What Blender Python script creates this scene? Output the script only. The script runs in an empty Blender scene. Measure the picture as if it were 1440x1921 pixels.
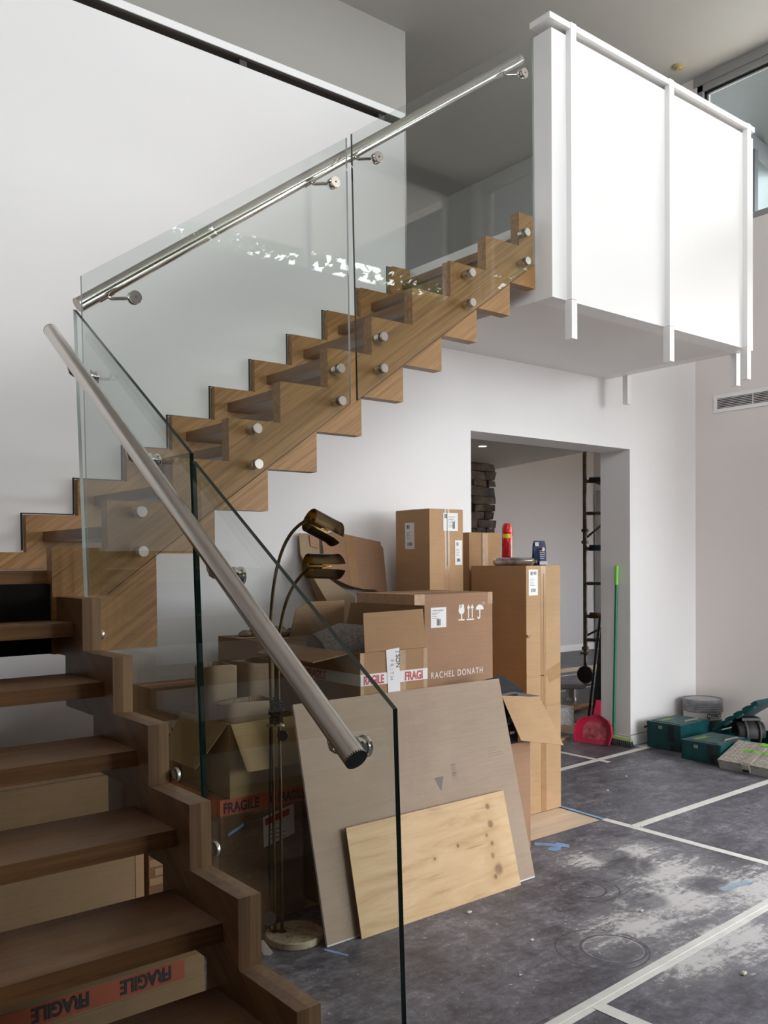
import bpy, bmesh, math, random
from mathutils import Vector, Matrix
random.seed(7)
sc = bpy.context.scene
COL = sc.collection

# ------------------------------------------------------------------ camera
cam = bpy.data.cameras.new('camera'); camo = bpy.data.objects.new('camera', cam); COL.objects.link(camo)
_F = Vector((0.62312891, 0.7818793, -0.01936796)); _R = Vector((0.78190918, -0.62334436, -0.00773603)); _U = Vector((0.01812155, 0.01032344, 0.99978249))
mw = Matrix(((_R.x, _U.x, -_F.x, -0.5284), (_R.y, _U.y, -_F.y, -4.2794), (_R.z, _U.z, -_F.z, 1.4869), (0, 0, 0, 1)))
camo.matrix_world = mw
cam.sensor_fit = 'HORIZONTAL'; cam.sensor_width = 36.0
cam.lens = 1663.62 * 36.0 / 1440.0
cam.shift_y = 122.37 / 1440.0
cam.clip_start = 0.02; cam.clip_end = 200
sc.camera = camo

# ------------------------------------------------------------------ world, light, exposure
world = bpy.data.worlds.new('overcast_sky'); sc.world = world; world.use_nodes = True
bg = world.node_tree.nodes['Background']
bg.inputs[0].default_value = (0.93, 0.97, 1.0, 1); bg.inputs[1].default_value = 13.0
sc.view_settings.view_transform = 'Standard'; sc.view_settings.look = 'None'
sc.view_settings.gamma = 1.0; sc.view_settings.use_curve_mapping = False
sc.view_settings.exposure = 0.0

def portal(name, loc, rot, sx, sy):
    l = bpy.data.lights.new(name, 'AREA'); l.shape = 'RECTANGLE'; l.size = sx; l.size_y = sy
    l.cycles.is_portal = True
    o = bpy.data.objects.new(name, l); o.location = loc; o.rotation_euler = rot; COL.objects.link(o)
XR = 6.2965          # right wall
YR = -5.0            # wall behind the camera
ZC = 5.55            # ceiling
DOOR_SIDE = (-4.75, -1.80, 1.35, 3.40)  # wide window of the right wall, out of view to the right (y0,y1,z0,z1)
WIN_ADDED = (-1.3, 1.9, 2.85, 4.14)      # unseen window added behind the camera to brighten the stair wall (x0,x1,z0,z1)
CLR_REAR = (0.6, 6.05, 4.2, 5.45)      # clerestory above them
CLR_SIDE = (-4.85, -0.02, 4.215, 5.47) # clerestory of the right wall (y0,y1,z0,z1)
portal('portal_garden_doors', (XR+0.15, (DOOR_SIDE[0]+DOOR_SIDE[1])/2, (DOOR_SIDE[2]+DOOR_SIDE[3])/2), (math.pi/2, 0, math.pi/2), DOOR_SIDE[1]-DOOR_SIDE[0], DOOR_SIDE[3]-DOOR_SIDE[2])
portal('portal_added_window', ((WIN_ADDED[0]+WIN_ADDED[1])/2, YR-0.15, (WIN_ADDED[2]+WIN_ADDED[3])/2), (math.pi/2, 0, 0), WIN_ADDED[1]-WIN_ADDED[0], WIN_ADDED[3]-WIN_ADDED[2])
DOOR_REAR = (3.4, 6.15, 0.05, 2.10)       # glazed door in the far end of the wall behind the camera
portal('portal_rear_door', (4.775, YR-0.15, 1.075), (math.pi/2, 0, 0), 2.75, 2.05)
portal('portal_room_beyond', (10.0, 0.19, 1.45), (-math.pi/2, 0, 0), 1.6, 2.3)  # for an unseen opening added to light the room beyond
portal('portal_rear_clerestory', ((CLR_REAR[0]+CLR_REAR[1])/2, YR-0.12, 4.825), (math.pi/2, 0, 0), CLR_REAR[1]-CLR_REAR[0], 1.25)
portal('portal_side_clerestory', (XR+0.13, (CLR_SIDE[0]+CLR_SIDE[1])/2, 4.84), (math.pi/2, 0, math.pi/2), CLR_SIDE[1]-CLR_SIDE[0], 1.25)

# ------------------------------------------------------------------ materials
MATS = {}
def nodes_of(name):
    m = bpy.data.materials.new(name); m.use_nodes = True
    nt = m.node_tree; return m, nt, nt.nodes, nt.links, nt.nodes['Principled BSDF']
def texco(nt, scale=(1, 1, 1), rot=(0, 0, 0), coord='Object', loc=(0, 0, 0)):
    tc = nt.nodes.new('ShaderNodeTexCoord'); mp = nt.nodes.new('ShaderNodeMapping')
    mp.inputs['Scale'].default_value = scale; mp.inputs['Rotation'].default_value = rot; mp.inputs['Location'].default_value = loc
    nt.links.new(tc.outputs[coord], mp.inputs['Vector']); return mp.outputs[0]
def noise(nt, vec, scale, detail=3, rough=0.5, dist=0.0):
    n = nt.nodes.new('ShaderNodeTexNoise'); n.inputs['Scale'].default_value = scale; n.inputs['Detail'].default_value = detail
    n.inputs['Roughness'].default_value = rough; n.inputs['Distortion'].default_value = dist
    nt.links.new(vec, n.inputs['Vector']); return n.outputs['Fac']
def ramp(nt, fac, stops):
    r = nt.nodes.new('ShaderNodeValToRGB'); e = r.color_ramp.elements
    while len(e) > 1: e.remove(e[0])
    e[0].position = stops[0][0]; e[0].color = (*stops[0][1], 1)
    for p, c in stops[1:]:
        k = e.new(p); k.color = (*c, 1)
    nt.links.new(fac, r.inputs[0]); return r.outputs[0]
def mixc(nt, fac, a, b, mode='MIX'):
    m = nt.nodes.new('ShaderNodeMix'); m.data_type = 'RGBA'; m.blend_type = mode
    for sock, v in ((m.inputs[0], fac), (m.inputs[6], a), (m.inputs[7], b)):
        if isinstance(v, (int, float)): sock.default_value = v
        elif isinstance(v, tuple): sock.default_value = (*v, 1)
        else: nt.links.new(v, sock)
    return m.outputs[2]
def mth(nt, op, a, b=None, clamp=False):
    m = nt.nodes.new('ShaderNodeMath'); m.operation = op; m.use_clamp = clamp
    for i, v in enumerate((a, b)):
        if v is None: continue
        if isinstance(v, (int, float)): m.inputs[i].default_value = v
        else: nt.links.new(v, m.inputs[i])
    return m.outputs[0]
def bump(nt, p, h, strength, dist=0.01):
    b = nt.nodes.new('ShaderNodeBump'); b.inputs['Strength'].default_value = strength; b.inputs['Distance'].default_value = dist
    nt.links.new(h, b.inputs['Height']); nt.links.new(b.outputs[0], p.inputs['Normal'])
def plain(name, col, rough=0.5, metal=0.0, var=0.06, scale=6.0, spec=0.5, bmp=0.0):
    if name in MATS: return MATS[name]
    m, nt, N, L, p = nodes_of(name)
    v = texco(nt); f = noise(nt, v, scale, 4)
    lo = tuple(max(0, c*(1-var)) for c in col); hi = tuple(min(1, c*(1+var)) for c in col)
    L.new(ramp(nt, f, [(0.3, lo), (0.7, hi)]), p.inputs['Base Color'])
    p.inputs['Roughness'].default_value = rough; p.inputs['Metallic'].default_value = metal
    p.inputs['Specular IOR Level'].default_value = spec
    if bmp: bump(nt, p, noise(nt, v, scale*20, 2), bmp, 0.002)
    MATS[name] = m; return m
def wood(name, dark, light, rot=(0, 0, 0), scale=(1.2, 22, 22), rough=0.42, dust=0.0):
    if name in MATS: return MATS[name]
    m, nt, N, L, p = nodes_of(name)
    v0 = texco(nt, (1, 1, 1), rot); mp2 = nt.nodes.new('ShaderNodeMapping'); mp2.inputs['Scale'].default_value = scale; L.new(v0, mp2.inputs['Vector']); v = mp2.outputs[0]
    f1 = noise(nt, v, 1.0, 5, 0.6, 0.35); f2 = noise(nt, v, 4.0, 3, 0.6, 0.2)
    f = mth(nt, 'ADD', mth(nt, 'MULTIPLY', f1, 0.7), mth(nt, 'MULTIPLY', f2, 0.3))
    c = ramp(nt, f, [(0.34, dark), (0.5, tuple((a+b)/2 for a, b in zip(dark, light))), (0.66, light)])
    if dust:
        vo = texco(nt); d = noise(nt, vo, 5.0, 6, 0.7, 0.6)
        geo = nt.nodes.new('ShaderNodeNewGeometry'); sep = nt.nodes.new('ShaderNodeSeparateXYZ'); L.new(geo.outputs['Normal'], sep.inputs[0])
        upm = mth(nt, 'MULTIPLY', mth(nt, 'MAXIMUM', sep.outputs[2], 0.0), dust)
        dm = mth(nt, 'MULTIPLY', upm, ramp(nt, d, [(0.35, (0.15,)*3), (0.7, (1, 1, 1))]))
        c = mixc(nt, dm, c, (0.42, 0.34, 0.28))
        rg = mth(nt, 'ADD', mth(nt, 'MULTIPLY', dm, 0.4), rough); L.new(rg, p.inputs['Roughness'])
    else: p.inputs['Roughness'].default_value = rough
    L.new(c, p.inputs['Base Color']); bump(nt, p, f2, 0.08, 0.002)
    MATS[name] = m; return m
def cardboard(name, col, rough=0.8):
    if name in MATS: return MATS[name]
    m, nt, N, L, p = nodes_of(name)
    v = texco(nt); f = noise(nt, v, 2.2, 4, 0.6, 0.4); g = noise(nt, texco(nt, (3, 3, 55)), 2.0, 3); fine = noise(nt, v, 160, 2)
    s = mth(nt, 'ADD', mth(nt, 'ADD', mth(nt, 'MULTIPLY', f, 0.6), mth(nt, 'MULTIPLY', g, 0.25)), mth(nt, 'MULTIPLY', fine, 0.15))
    L.new(ramp(nt, s, [(0.32, tuple(c*0.82 for c in col)), (0.68, tuple(min(1, c*1.12) for c in col))]), p.inputs['Base Color'])
    p.inputs['Roughness'].default_value = rough; p.inputs['Specular IOR Level'].default_value = 0.25
    bump(nt, p, s, 0.12, 0.004)
    MATS[name] = m; return m

M_WHITE = plain('white_wall_paint', (0.80, 0.778, 0.772), 0.6, var=0.012, scale=0.8, spec=0.3)
M_WHITE2 = plain('white_satin_trim', (0.84, 0.83, 0.82), 0.4, var=0.01, scale=1.0)
M_GREYW = plain('ceiling_and_hall_paint', (0.63, 0.61, 0.585), 0.65, var=0.015, scale=0.7, spec=0.25)
M_TAUPE = plain('dark_taupe_wall_paint', (0.14, 0.125, 0.115), 0.7, var=0.02, scale=0.8, spec=0.25)
M_COOL = plain('cool_grey_wall_paint', (0.58, 0.56, 0.57), 0.6, var=0.012, scale=0.8, spec=0.3)
M_WARM = plain('warm_white_wall_paint', (0.78, 0.72, 0.69), 0.6, var=0.012, scale=0.8, spec=0.3)
M_FRAME = plain('grey_window_frame', (0.30, 0.29, 0.285), 0.35, var=0.03)
M_GASK = plain('black_gasket', (0.012, 0.012, 0.014), 0.5)
M_CHROME = plain('polished_steel', (0.78, 0.75, 0.72), 0.13, 1.0, var=0.03, scale=3)
M_BRUSH = plain('satin_steel', (0.66, 0.61, 0.57), 0.24, 1.0, var=0.04, scale=4)
M_NICKEL = plain('brushed_nickel', (0.60, 0.55, 0.51), 0.3, 1.0, var=0.03, scale=8)
M_BLACKR = plain('black_rubber', (0.015, 0.015, 0.016), 0.6)
RAKE = math.atan2(0.175, 0.2437)
D_, L_ = (0.200, 0.092, 0.026), (0.43, 0.225, 0.075)
M_W_UP = wood('hardwood_rake_upper', D_, L_, (0, RAKE, 0), (1.6, 60, 60))
M_W_LOW = wood('hardwood_rake_lower', (0.095, 0.045, 0.02), (0.22, 0.11, 0.046), (math.radians(-34), 0, 0), (22, 1.0, 22))
M_W_LOW2 = wood('hardwood_lamination_light', (0.16, 0.085, 0.038), (0.34, 0.20, 0.095), (0, 0, 0), (22, 22, 1.0), dust=0.25)
M_W_LOW1 = wood('hardwood_lamination_dark', (0.10, 0.05, 0.023), (0.24, 0.125, 0.055), (0, 0, 0), (22, 22, 1.0), dust=0.25)
M_TREADX = wood('hardwood_tread_x', (0.13, 0.055, 0.02), (0.29, 0.14, 0.052), (0, 0, 0), (1.0, 24, 24), 0.4, dust=0.32)
M_TREADY = wood('hardwood_tread_y', (0.13, 0.06, 0.024), (0.27, 0.14, 0.06), (0, 0, 0), (24, 1.0, 24), 0.4)
M_FLOORW = wood('bare_timber_floor', (0.64, 0.49, 0.345), (0.78, 0.62, 0.46), (0, 0, 0), (0.8, 9, 9), 0.5)
CB = cardboard('cardboard_tan', (0.375, 0.222, 0.114)); CB_L = cardboard('cardboard_light', (0.455, 0.285, 0.155))
CB_P = cardboard('cardboard_rosy', (0.365, 0.210, 0.128)); CB_Y = cardboard('cardboard_yellowish', (0.40, 0.285, 0.135))
CB_U = cardboard('cardboard_dull_brown', (0.23, 0.150, 0.078)); CB_D = cardboard('cardboard_dark', (0.30, 0.185, 0.10)); CB_G = cardboard('cardboard_greyish', (0.34, 0.25, 0.165))
M_TAPEB = plain('brown_parcel_tape', (0.36, 0.20, 0.09), 0.25, var=0.1, scale=20)
M_TAPEC = plain('clear_parcel_tape', (0.43, 0.275, 0.16), 0.5, var=0.1, scale=30, spec=0.3)
M_PAPER = plain('white_label_paper', (0.78, 0.76, 0.75), 0.6, var=0.02)
M_INK = plain('black_print', (0.02, 0.02, 0.022), 0.6)
M_WINK = plain('white_print', (0.80, 0.77, 0.74), 0.6)
M_RED = plain('red_print', (0.55, 0.03, 0.035), 0.5)
M_ORANGE = plain('orange_fragile_tape', (0.62, 0.12, 0.05), 0.35, var=0.1)
M_MASK = plain('white_masking_tape', (0.76, 0.75, 0.72), 0.6, var=0.08, scale=12)
M_BLUE = plain('blue_painters_tape', (0.22, 0.36, 0.60), 0.6, var=0.25, scale=14)
M_BLUED = plain('dusty_blue_painters_tape', (0.30, 0.38, 0.48), 0.7, var=0.3, scale=18)
M_BRASS = plain('aged_brass', (0.10, 0.068, 0.034), 0.38, 1.0, var=0.3, scale=9)
M_BRASSL = plain('brass_inner', (0.30, 0.19, 0.06), 0.3, 1.0, var=0.3, scale=9)
M_CORD = plain('dark_brown_cord', (0.022, 0.014, 0.010), 0.9, spec=0.1)
M_TEAL = plain('teal_tool_case_plastic', (0.004, 0.060, 0.068), 0.42, var=0.22, scale=14)
M_TEALD = plain('dusty_teal_lid', (0.035, 0.095, 0.095), 0.6, var=0.4, scale=20)
M_LIME = plain('lime_green_plastic', (0.20, 0.62, 0.05), 0.4)
M_GREEN = plain('dark_green_broom_pole', (0.0, 0.16, 0.075), 0.35)
M_REDP = plain('crimson_dustpan_plastic', (0.50, 0.012, 0.06), 0.4, var=0.12)
M_BRIST = plain('grey_bristles', (0.055, 0.055, 0.065), 0.8, var=0.3, scale=80)

def make_glass(name, tint, refl=1.0):
    m = bpy.data.materials.new(name); m.use_nodes = True; nt = m.node_tree; N = nt.nodes; L = nt.links
    N.remove(N['Principled BSDF']); out = N['Material Output']
    tr = N.new('ShaderNodeBsdfTransparent')
    c = ramp(nt, noise(nt, texco(nt), 1.2, 2), [(0.3, tint), (0.7, tuple(min(1, t*1.01) for t in tint))]); L.new(c, tr.inputs[0])
    gl = N.new('ShaderNodeBsdfGlossy'); gl.inputs['Roughness'].default_value = 0.0
    lw = N.new('ShaderNodeLayerWeight'); lw.inputs[0].default_value = 0.5
    f = mth(nt, 'ADD', mth(nt, 'MULTIPLY', mth(nt, 'POWER', lw.outputs['Facing'], 5.0), 0.96), 0.04)
    f = mth(nt, 'MULTIPLY', f, refl)
    mx = N.new('ShaderNodeMixShader'); L.new(f, mx.inputs[0]); L.new(tr.outputs[0], mx.inputs[1]); L.new(gl.outputs[0], mx.inputs[2])
    L.new(mx.outputs[0], out.inputs['Surface']); return m
M_GLASS = make_glass('balustrade_glass', (0.912, 0.932, 0.924))
M_WINGL = make_glass('window_glass', (0.80, 0.84, 0.85))
M_GEDGE = plain('green_glass_edge', (0.004, 0.016, 0.012), 0.08, var=0.3, scale=5)
M_GEDGL = plain('pale_glass_edge', (0.42, 0.48, 0.46), 0.1, var=0.1, scale=5)  # paler edge colour for some sides of the same panes

def floor_sheet():
    m, nt, N, L, p = nodes_of('rubber_floor_protection')
    v = texco(nt)
    sx = N.new('ShaderNodeSeparateXYZ'); L.new(v, sx.inputs[0])
    a = noise(nt, v, 1.3, 6, 0.65, 0.8); b = noise(nt, texco(nt, (4, 16, 1), (0, 0, 0.35)), 1.0, 6, 0.72, 0.8); cfi = noise(nt, v, 34, 5, 0.72); med = noise(nt, v, 9, 6, 0.7, 0.6)
    s = mth(nt, 'ADD', mth(nt, 'ADD', mth(nt, 'MULTIPLY', a, 0.28), mth(nt, 'MULTIPLY', b, 0.22)), mth(nt, 'ADD', mth(nt, 'MULTIPLY', cfi, 0.22), mth(nt, 'MULTIPLY', med, 0.28)))
    base = ramp(nt, s, [(0.39, (0.030, 0.028, 0.037)), (0.465, (0.080, 0.076, 0.095)), (0.53, (0.155, 0.150, 0.178)), (0.61, (0.32, 0.31, 0.345))])
    def dist(cx, cy, rx, ry=None):
        dx = mth(nt, 'DIVIDE', mth(nt, 'SUBTRACT', sx.outputs[0], cx), rx); dy = mth(nt, 'DIVIDE', mth(nt, 'SUBTRACT', sx.outputs[1], cy), ry or rx)
        return mth(nt, 'SQRT', mth(nt, 'ADD', mth(nt, 'MULTIPLY', dx, dx), mth(nt, 'MULTIPLY', dy, dy)))
    def soft(cx, cy, rx, ry=None): return mth(nt, 'SUBTRACT', 1.0, dist(cx, cy, rx, ry), True)
    # plaster dust trodden into the middle of the floor
    dust = None
    for q in ((2.82, -2.07, 0.50, 0.34), (2.48, -2.12, 0.36, 0.26), (3.0, -1.50, 0.32, 0.20), (3.24, -1.57, 0.26, 0.22), (2.66, -2.45, 0.45, 0.28), (3.25, -2.25, 0.55, 0.40), (3.1, -1.85, 0.45, 0.32), (2.4, -2.45, 0.4, 0.2)):
        k = soft(*q); dust = k if dust is None else mth(nt, 'MAXIMUM', dust, k)
    stroke = noise(nt, texco(nt, (2.2, 9.0, 1), (0, 0, -0.5)), 1.6, 8, 0.74, 1.4)
    grain = noise(nt, v, 30, 6, 0.78, 0.3)
    pat = mth(nt, 'ADD', mth(nt, 'MULTIPLY', stroke, 0.55), mth(nt, 'MULTIPLY', grain, 0.45))
    thick = mth(nt, 'MULTIPLY', mth(nt, 'SUBTRACT', mth(nt, 'ADD', pat, mth(nt, 'MULTIPLY', dust, 0.28)), 0.60), 8.0, True)
    haze = mth(nt, 'MULTIPLY', mth(nt, 'MULTIPLY', mth(nt, 'POWER', dust, 0.8), mth(nt, 'ADD', stroke, 0.15)), 0.42)
    dm = mth(nt, 'MAXIMUM', mth(nt, 'MULTIPLY', thick, 0.9), haze)
    # clean round footprints where buckets stood
    for cx, cy, r in ((3.10, -1.53, 0.13), (3.04, -1.69, 0.15), (3.10, -2.06, 0.13), (2.73, -1.99, 0.12)):
        clean = mth(nt, 'MULTIPLY', mth(nt, 'MULTIPLY', soft(cx, cy, r), 3.0, True), 0.75)
        dm = mth(nt, 'MULTIPLY', dm, mth(nt, 'SUBTRACT', 1.0, clean))
    spk = ramp(nt, noise(nt, v, 46, 3, 0.6), [(0.655, (0, 0, 0)), (0.70, (1, 1, 1))])
    dm = mth(nt, 'MAXIMUM', dm, mth(nt, 'MULTIPLY', mth(nt, 'MULTIPLY', spk, 0.7), ramp(nt, a, [(0.42, (0, 0, 0)), (0.58, (1, 1, 1))])))
    dark = None
    for cx, cy, r, w_, st in ((2.233, -2.198, 0.112, 0.005, 1), (2.235, -2.195, 0.122, 0.006, -1), (2.644, -1.743, 0.145, 0.005, -1), (2.63, -1.735, 0.10, 0.006, -1), (2.20, -2.17, 0.175, 0.005, -1), (3.10, -2.06, 0.135, 0.008, 1)):
        ring = mth(nt, 'SUBTRACT', 1.0, mth(nt, 'DIVIDE', mth(nt, 'ABSOLUTE', mth(nt, 'SUBTRACT', dist(cx, cy, 1.0), r)), w_), True)
        ring = mth(nt, 'MULTIPLY', ring, ramp(nt, med, [(0.38, (0, 0, 0)), (0.56, (1, 1, 1))]))
        if st > 0: dm = mth(nt, 'ADD', dm, mth(nt, 'MULTIPLY', ring, 0.45), True)
        else:
            dm = mth(nt, 'SUBTRACT', dm, mth(nt, 'MULTIPLY', ring, 0.7), True); dark = ring if dark is None else mth(nt, 'MAXIMUM', dark, ring)
    base = mixc(nt, mth(nt, 'MULTIPLY', dark, 0.7), base, (0.018, 0.017, 0.02))
    c = mixc(nt, dm, base, (0.66, 0.64, 0.64))
    L.new(c, p.inputs['Base Color'])
    L.new(ramp(nt, s, [(0.38, (0.34,)*3), (0.6, (0.60,)*3)]), p.inputs['Roughness'])
    bump(nt, p, cfi, 0.2, 0.004); return m
M_SHEET = floor_sheet()

def plywood():
    m, nt, N, L, p = nodes_of('pine_plywood')
    v = texco(nt, (2.2, 1, 15), (0, 0, 0)); f = noise(nt, v, 1.3, 7, 0.6, 0.55)
    c = ramp(nt, f, [(0.26, (0.44, 0.25, 0.10)), (0.44, (0.60, 0.385, 0.19)), (0.60, (0.67, 0.455, 0.24)), (0.76, (0.52, 0.31, 0.135))])
    streak = ramp(nt, noise(nt, texco(nt, (2.2, 1, 40), (0, 0.06, 0)), 1.5, 3, 0.5), [(0.68, (0, 0, 0)), (0.76, (1, 1, 1))])
    c = mixc(nt, mth(nt, 'MULTIPLY', streak, 0.6), c, (0.30, 0.16, 0.07))
    tc = texco(nt); sx = N.new('ShaderNodeSeparateXYZ'); L.new(tc, sx.inputs[0])
    wob = mth(nt, 'MULTIPLY', mth(nt, 'SUBTRACT', noise(nt, tc, 14, 2), 0.5), 0.02)
    for kx, kz, r in ((2.335, 0.362, 0.016), (2.335, 0.285, 0.020), (2.325, 0.205, 0.015), (2.315, 0.155, 0.018), (2.335, 0.095, 0.030), (2.31, 0.068, 0.012), (2.30, 0.245, 0.010), (1.98, 0.21, 0.008), (2.12, 0.235, 0.008)):
        dx = mth(nt, 'SUBTRACT', sx.outputs[0], kx-2.0); dz = mth(nt, 'SUBTRACT', sx.outputs[2], kz)
        d = mth(nt, 'ADD', mth(nt, 'SQRT', mth(nt, 'ADD', mth(nt, 'MULTIPLY', dx, dx), mth(nt, 'MULTIPLY', dz, dz))), wob)
        halo = mth(nt, 'SUBTRACT', 1.0, mth(nt, 'DIVIDE', d, r*3.2), True)
        c = mixc(nt, mth(nt, 'MULTIPLY', mth(nt, 'POWER', halo, 0.7), 0.5), c, (0.50, 0.29, 0.11))
        core = mth(nt, 'MULTIPLY', mth(nt, 'SUBTRACT', 1.0, mth(nt, 'DIVIDE', d, r), True), 2.0, True)
        c = mixc(nt, mth(nt, 'MULTIPLY', core, 0.85), c, (0.20, 0.085, 0.03))
    sp = ramp(nt, noise(nt, tc, 55, 3, 0.6), [(0.70, (0, 0, 0)), (0.74, (1, 1, 1))])
    spm = ramp(nt, noise(nt, tc, 5, 2), [(0.5, (0, 0, 0)), (0.62, (1, 1, 1))])
    c = mixc(nt, mth(nt, 'MULTIPLY', mth(nt, 'MULTIPLY', sp, spm), 0.6), c, (0.22, 0.13, 0.07))
    L.new(c, p.inputs['Base Color']); p.inputs['Roughness'].default_value = 0.6; bump(nt, p, f, 0.06, 0.002); return m
M_PLY = plywood()
M_PLYE = plain('plywood_edge', (0.22, 0.12, 0.055), 0.7, var=0.2, scale=30)
M_PBOARD = cardboard('plasterboard_paper', (0.405, 0.305, 0.230), 0.85)
M_GYP = plain('gypsum_white_edge', (0.74, 0.72, 0.70), 0.8)
def wrapmat():
    m = make_glass('stretch_wrap', (0.9, 0.9, 0.9), 1.0); nt = m.node_tree; N = nt.nodes; L = nt.links
    gl = [n for n in N if n.type == 'BSDF_GLOSSY'][0]; gl.inputs['Roughness'].default_value = 0.10
    v = texco(nt, (9, 9, 26), (0.3, 0.25, 0)); f = noise(nt, v, 1.6, 5, 0.65, 1.2)
    b = N.new('ShaderNodeBump'); b.inputs['Strength'].default_value = 1.0; b.inputs['Distance'].default_value = 0.08
    L.new(f, b.inputs['Height']); L.new(b.outputs[0], gl.inputs['Normal'])
    mx = [n for n in N if n.type == 'MIX_SHADER'][0]
    for l in list(mx.inputs[0].links): L.remove(l)
    mx.inputs[0].default_value = 0.42; return m
M_WRAP = wrapmat()

# ------------------------------------------------------------------ mesh helpers
class MB:
    def __init__(s): s.bm = bmesh.new(); s.mi = 0
    def _faces(s, fs):
        for f in fs: f.material_index = s.mi
    def box(s, x0, x1, y0, y1, z0, z1):
        v = [s.bm.verts.new(p) for p in ((x0, y0, z0), (x1, y0, z0), (x1, y1, z0), (x0, y1, z0), (x0, y0, z1), (x1, y0, z1), (x1, y1, z1), (x0, y1, z1))]
        s._faces([s.bm.faces.new([v[i] for i in q]) for q in ((0, 3, 2, 1), (4, 5, 6, 7), (0, 1, 5, 4), (1, 2, 6, 5), (2, 3, 7, 6), (3, 0, 4, 7))]); return s
    def prism(s, pts, vec, side_mi=None, sides={}):
        """closed 3-D outline pts, extruded by vec"""
        vec = Vector(vec); a = [s.bm.verts.new(p) for p in pts]; b = [s.bm.verts.new(Vector(p)+vec) for p in pts]
        fs = [s.bm.faces.new(a), s.bm.faces.new(b[::-1])]; s._faces(fs)
        n = len(a)
        for i in range(n):
            f = s.bm.faces.new((a[i], b[i], b[(i+1) % n], a[(i+1) % n])); f.material_index = sides.get(i, s.mi if side_mi is None else side_mi)
        return s
    def tube(s, pts, r, seg=10, caps=True):
        pts = [Vector(p) for p in pts]; rings = []
        rs = r if isinstance(r, (list, tuple)) else [r]*len(pts)
        up = None
        for i, p in enumerate(pts):
            d = (pts[min(i+1, len(pts)-1)]-pts[max(i-1, 0)]).normalized()
            if up is None:
                up = Vector((0, 0, 1)) if abs(d.z) < 0.9 else Vector((1, 0, 0))
            a = d.cross(up).normalized(); b = a.cross(d).normalized(); up = b
            rings.append([s.bm.verts.new(p+(a*math.cos(t)+b*math.sin(t))*rs[i]) for t in [2*math.pi*k/seg for k in range(seg)]])
        for i in range(len(rings)-1):
            for k in range(seg):
                f = s.bm.faces.new((rings[i][k], rings[i][(k+1) % seg], rings[i+1][(k+1) % seg], rings[i+1][k])); f.material_index = s.mi; f.smooth = True
        if caps: s._faces([s.bm.faces.new(rings[0][::-1]), s.bm.faces.new(rings[-1])])
        return s
    def lathe(s, prof, c, axis=(0, 0, 1), seg=24, smooth=True):
        ax = Vector(axis).normalized(); c = Vector(c)
        u = ax.orthogonal().normalized(); w = ax.cross(u)
        rings = []
        for r, h in prof:
            if r < 1e-6: rings.append([s.bm.verts.new(c+ax*h)])
            else: rings.append([s.bm.verts.new(c+ax*h+(u*math.cos(t)+w*math.sin(t))*r) for t in [2*math.pi*k/seg for k in range(seg)]])
        for i in range(len(rings)-1):
            A, B = rings[i], rings[i+1]
            for k in range(seg):
                k2 = (k+1) % seg
                if len(A) == 1 and len(B) == 1: continue
                if len(A) == 1: f = s.bm.faces.new((A[0], B[k2], B[k]))
                elif len(B) == 1: f = s.bm.faces.new((A[k], A[k2], B[0]))
                else: f = s.bm.faces.new((A[k], A[k2], B[k2], B[k]))
                f.material_index = s.mi; f.smooth = smooth
        return s
    def face(s, pts):
        f = s.bm.faces.new([s.bm.verts.new(p) for p in pts]); f.material_index = s.mi; return s
    def slab(s, pts, t):
        """flat polygon given thickness t along its normal (both sides centred)"""
        p = [Vector(q) for q in pts]; n = (p[1]-p[0]).cross(p[2]-p[0]).normalized()
        return s.prism([q-n*t/2 for q in p], n*t)
    def bevel(s, w, seg=1):
        es = [e for e in s.bm.edges if len(e.link_faces) == 2 and e.calc_face_angle(0) > 0.5]
        bmesh.ops.bevel(s.bm, geom=es, offset=w, segments=seg, affect='EDGES', profile=0.5); return s
    def xf(s, m): bmesh.ops.transform(s.bm, matrix=m, verts=s.bm.verts); return s
    def mesh(s, name, mats, off=None):
        bmesh.ops.recalc_face_normals(s.bm, faces=s.bm.faces)
        for e in s.bm.edges:
            if len(e.link_faces) == 2 and e.calc_face_angle(0) > 0.6: e.smooth = False
        if off is not None: bmesh.ops.translate(s.bm, vec=-Vector(off), verts=s.bm.verts)
        me = bpy.data.meshes.new(name); s.bm.to_mesh(me); s.bm.free()
        for m in (mats if isinstance(mats, (list, tuple)) else [mats]): me.materials.append(m)
        return me
def origin_of(o):
    v = Vector((0, 0, 0))
    while o is not None: v += Vector(o.location); o = o.parent
    return v
def ob(name, mb, mats, parent=None, label=None, cat=None, group=None, kind=None, auto=False):
    me = mb.mesh(name, mats, None if parent is None else origin_of(parent))
    o = bpy.data.objects.new(name, me); COL.objects.link(o)
    if parent is not None: o.parent = parent
    for k, v in (('label', label), ('category', cat), ('group', group), ('kind', kind)):
        if v: o[k] = v
    return o
def thing(name, label, cat, loc=(0, 0, 0), group=None, kind=None):
    o = bpy.data.objects.new(name, None); o.location = loc; o.empty_display_size = 0.05; COL.objects.link(o)
    o['label'] = label; o['category'] = cat
    if group: o['group'] = group
    if kind: o['kind'] = kind
    return o
def struct(name, mb, mats, parent=None, label=None):
    return ob(name, mb, mats, parent, label=label, kind='structure' if parent is None else None)
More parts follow.
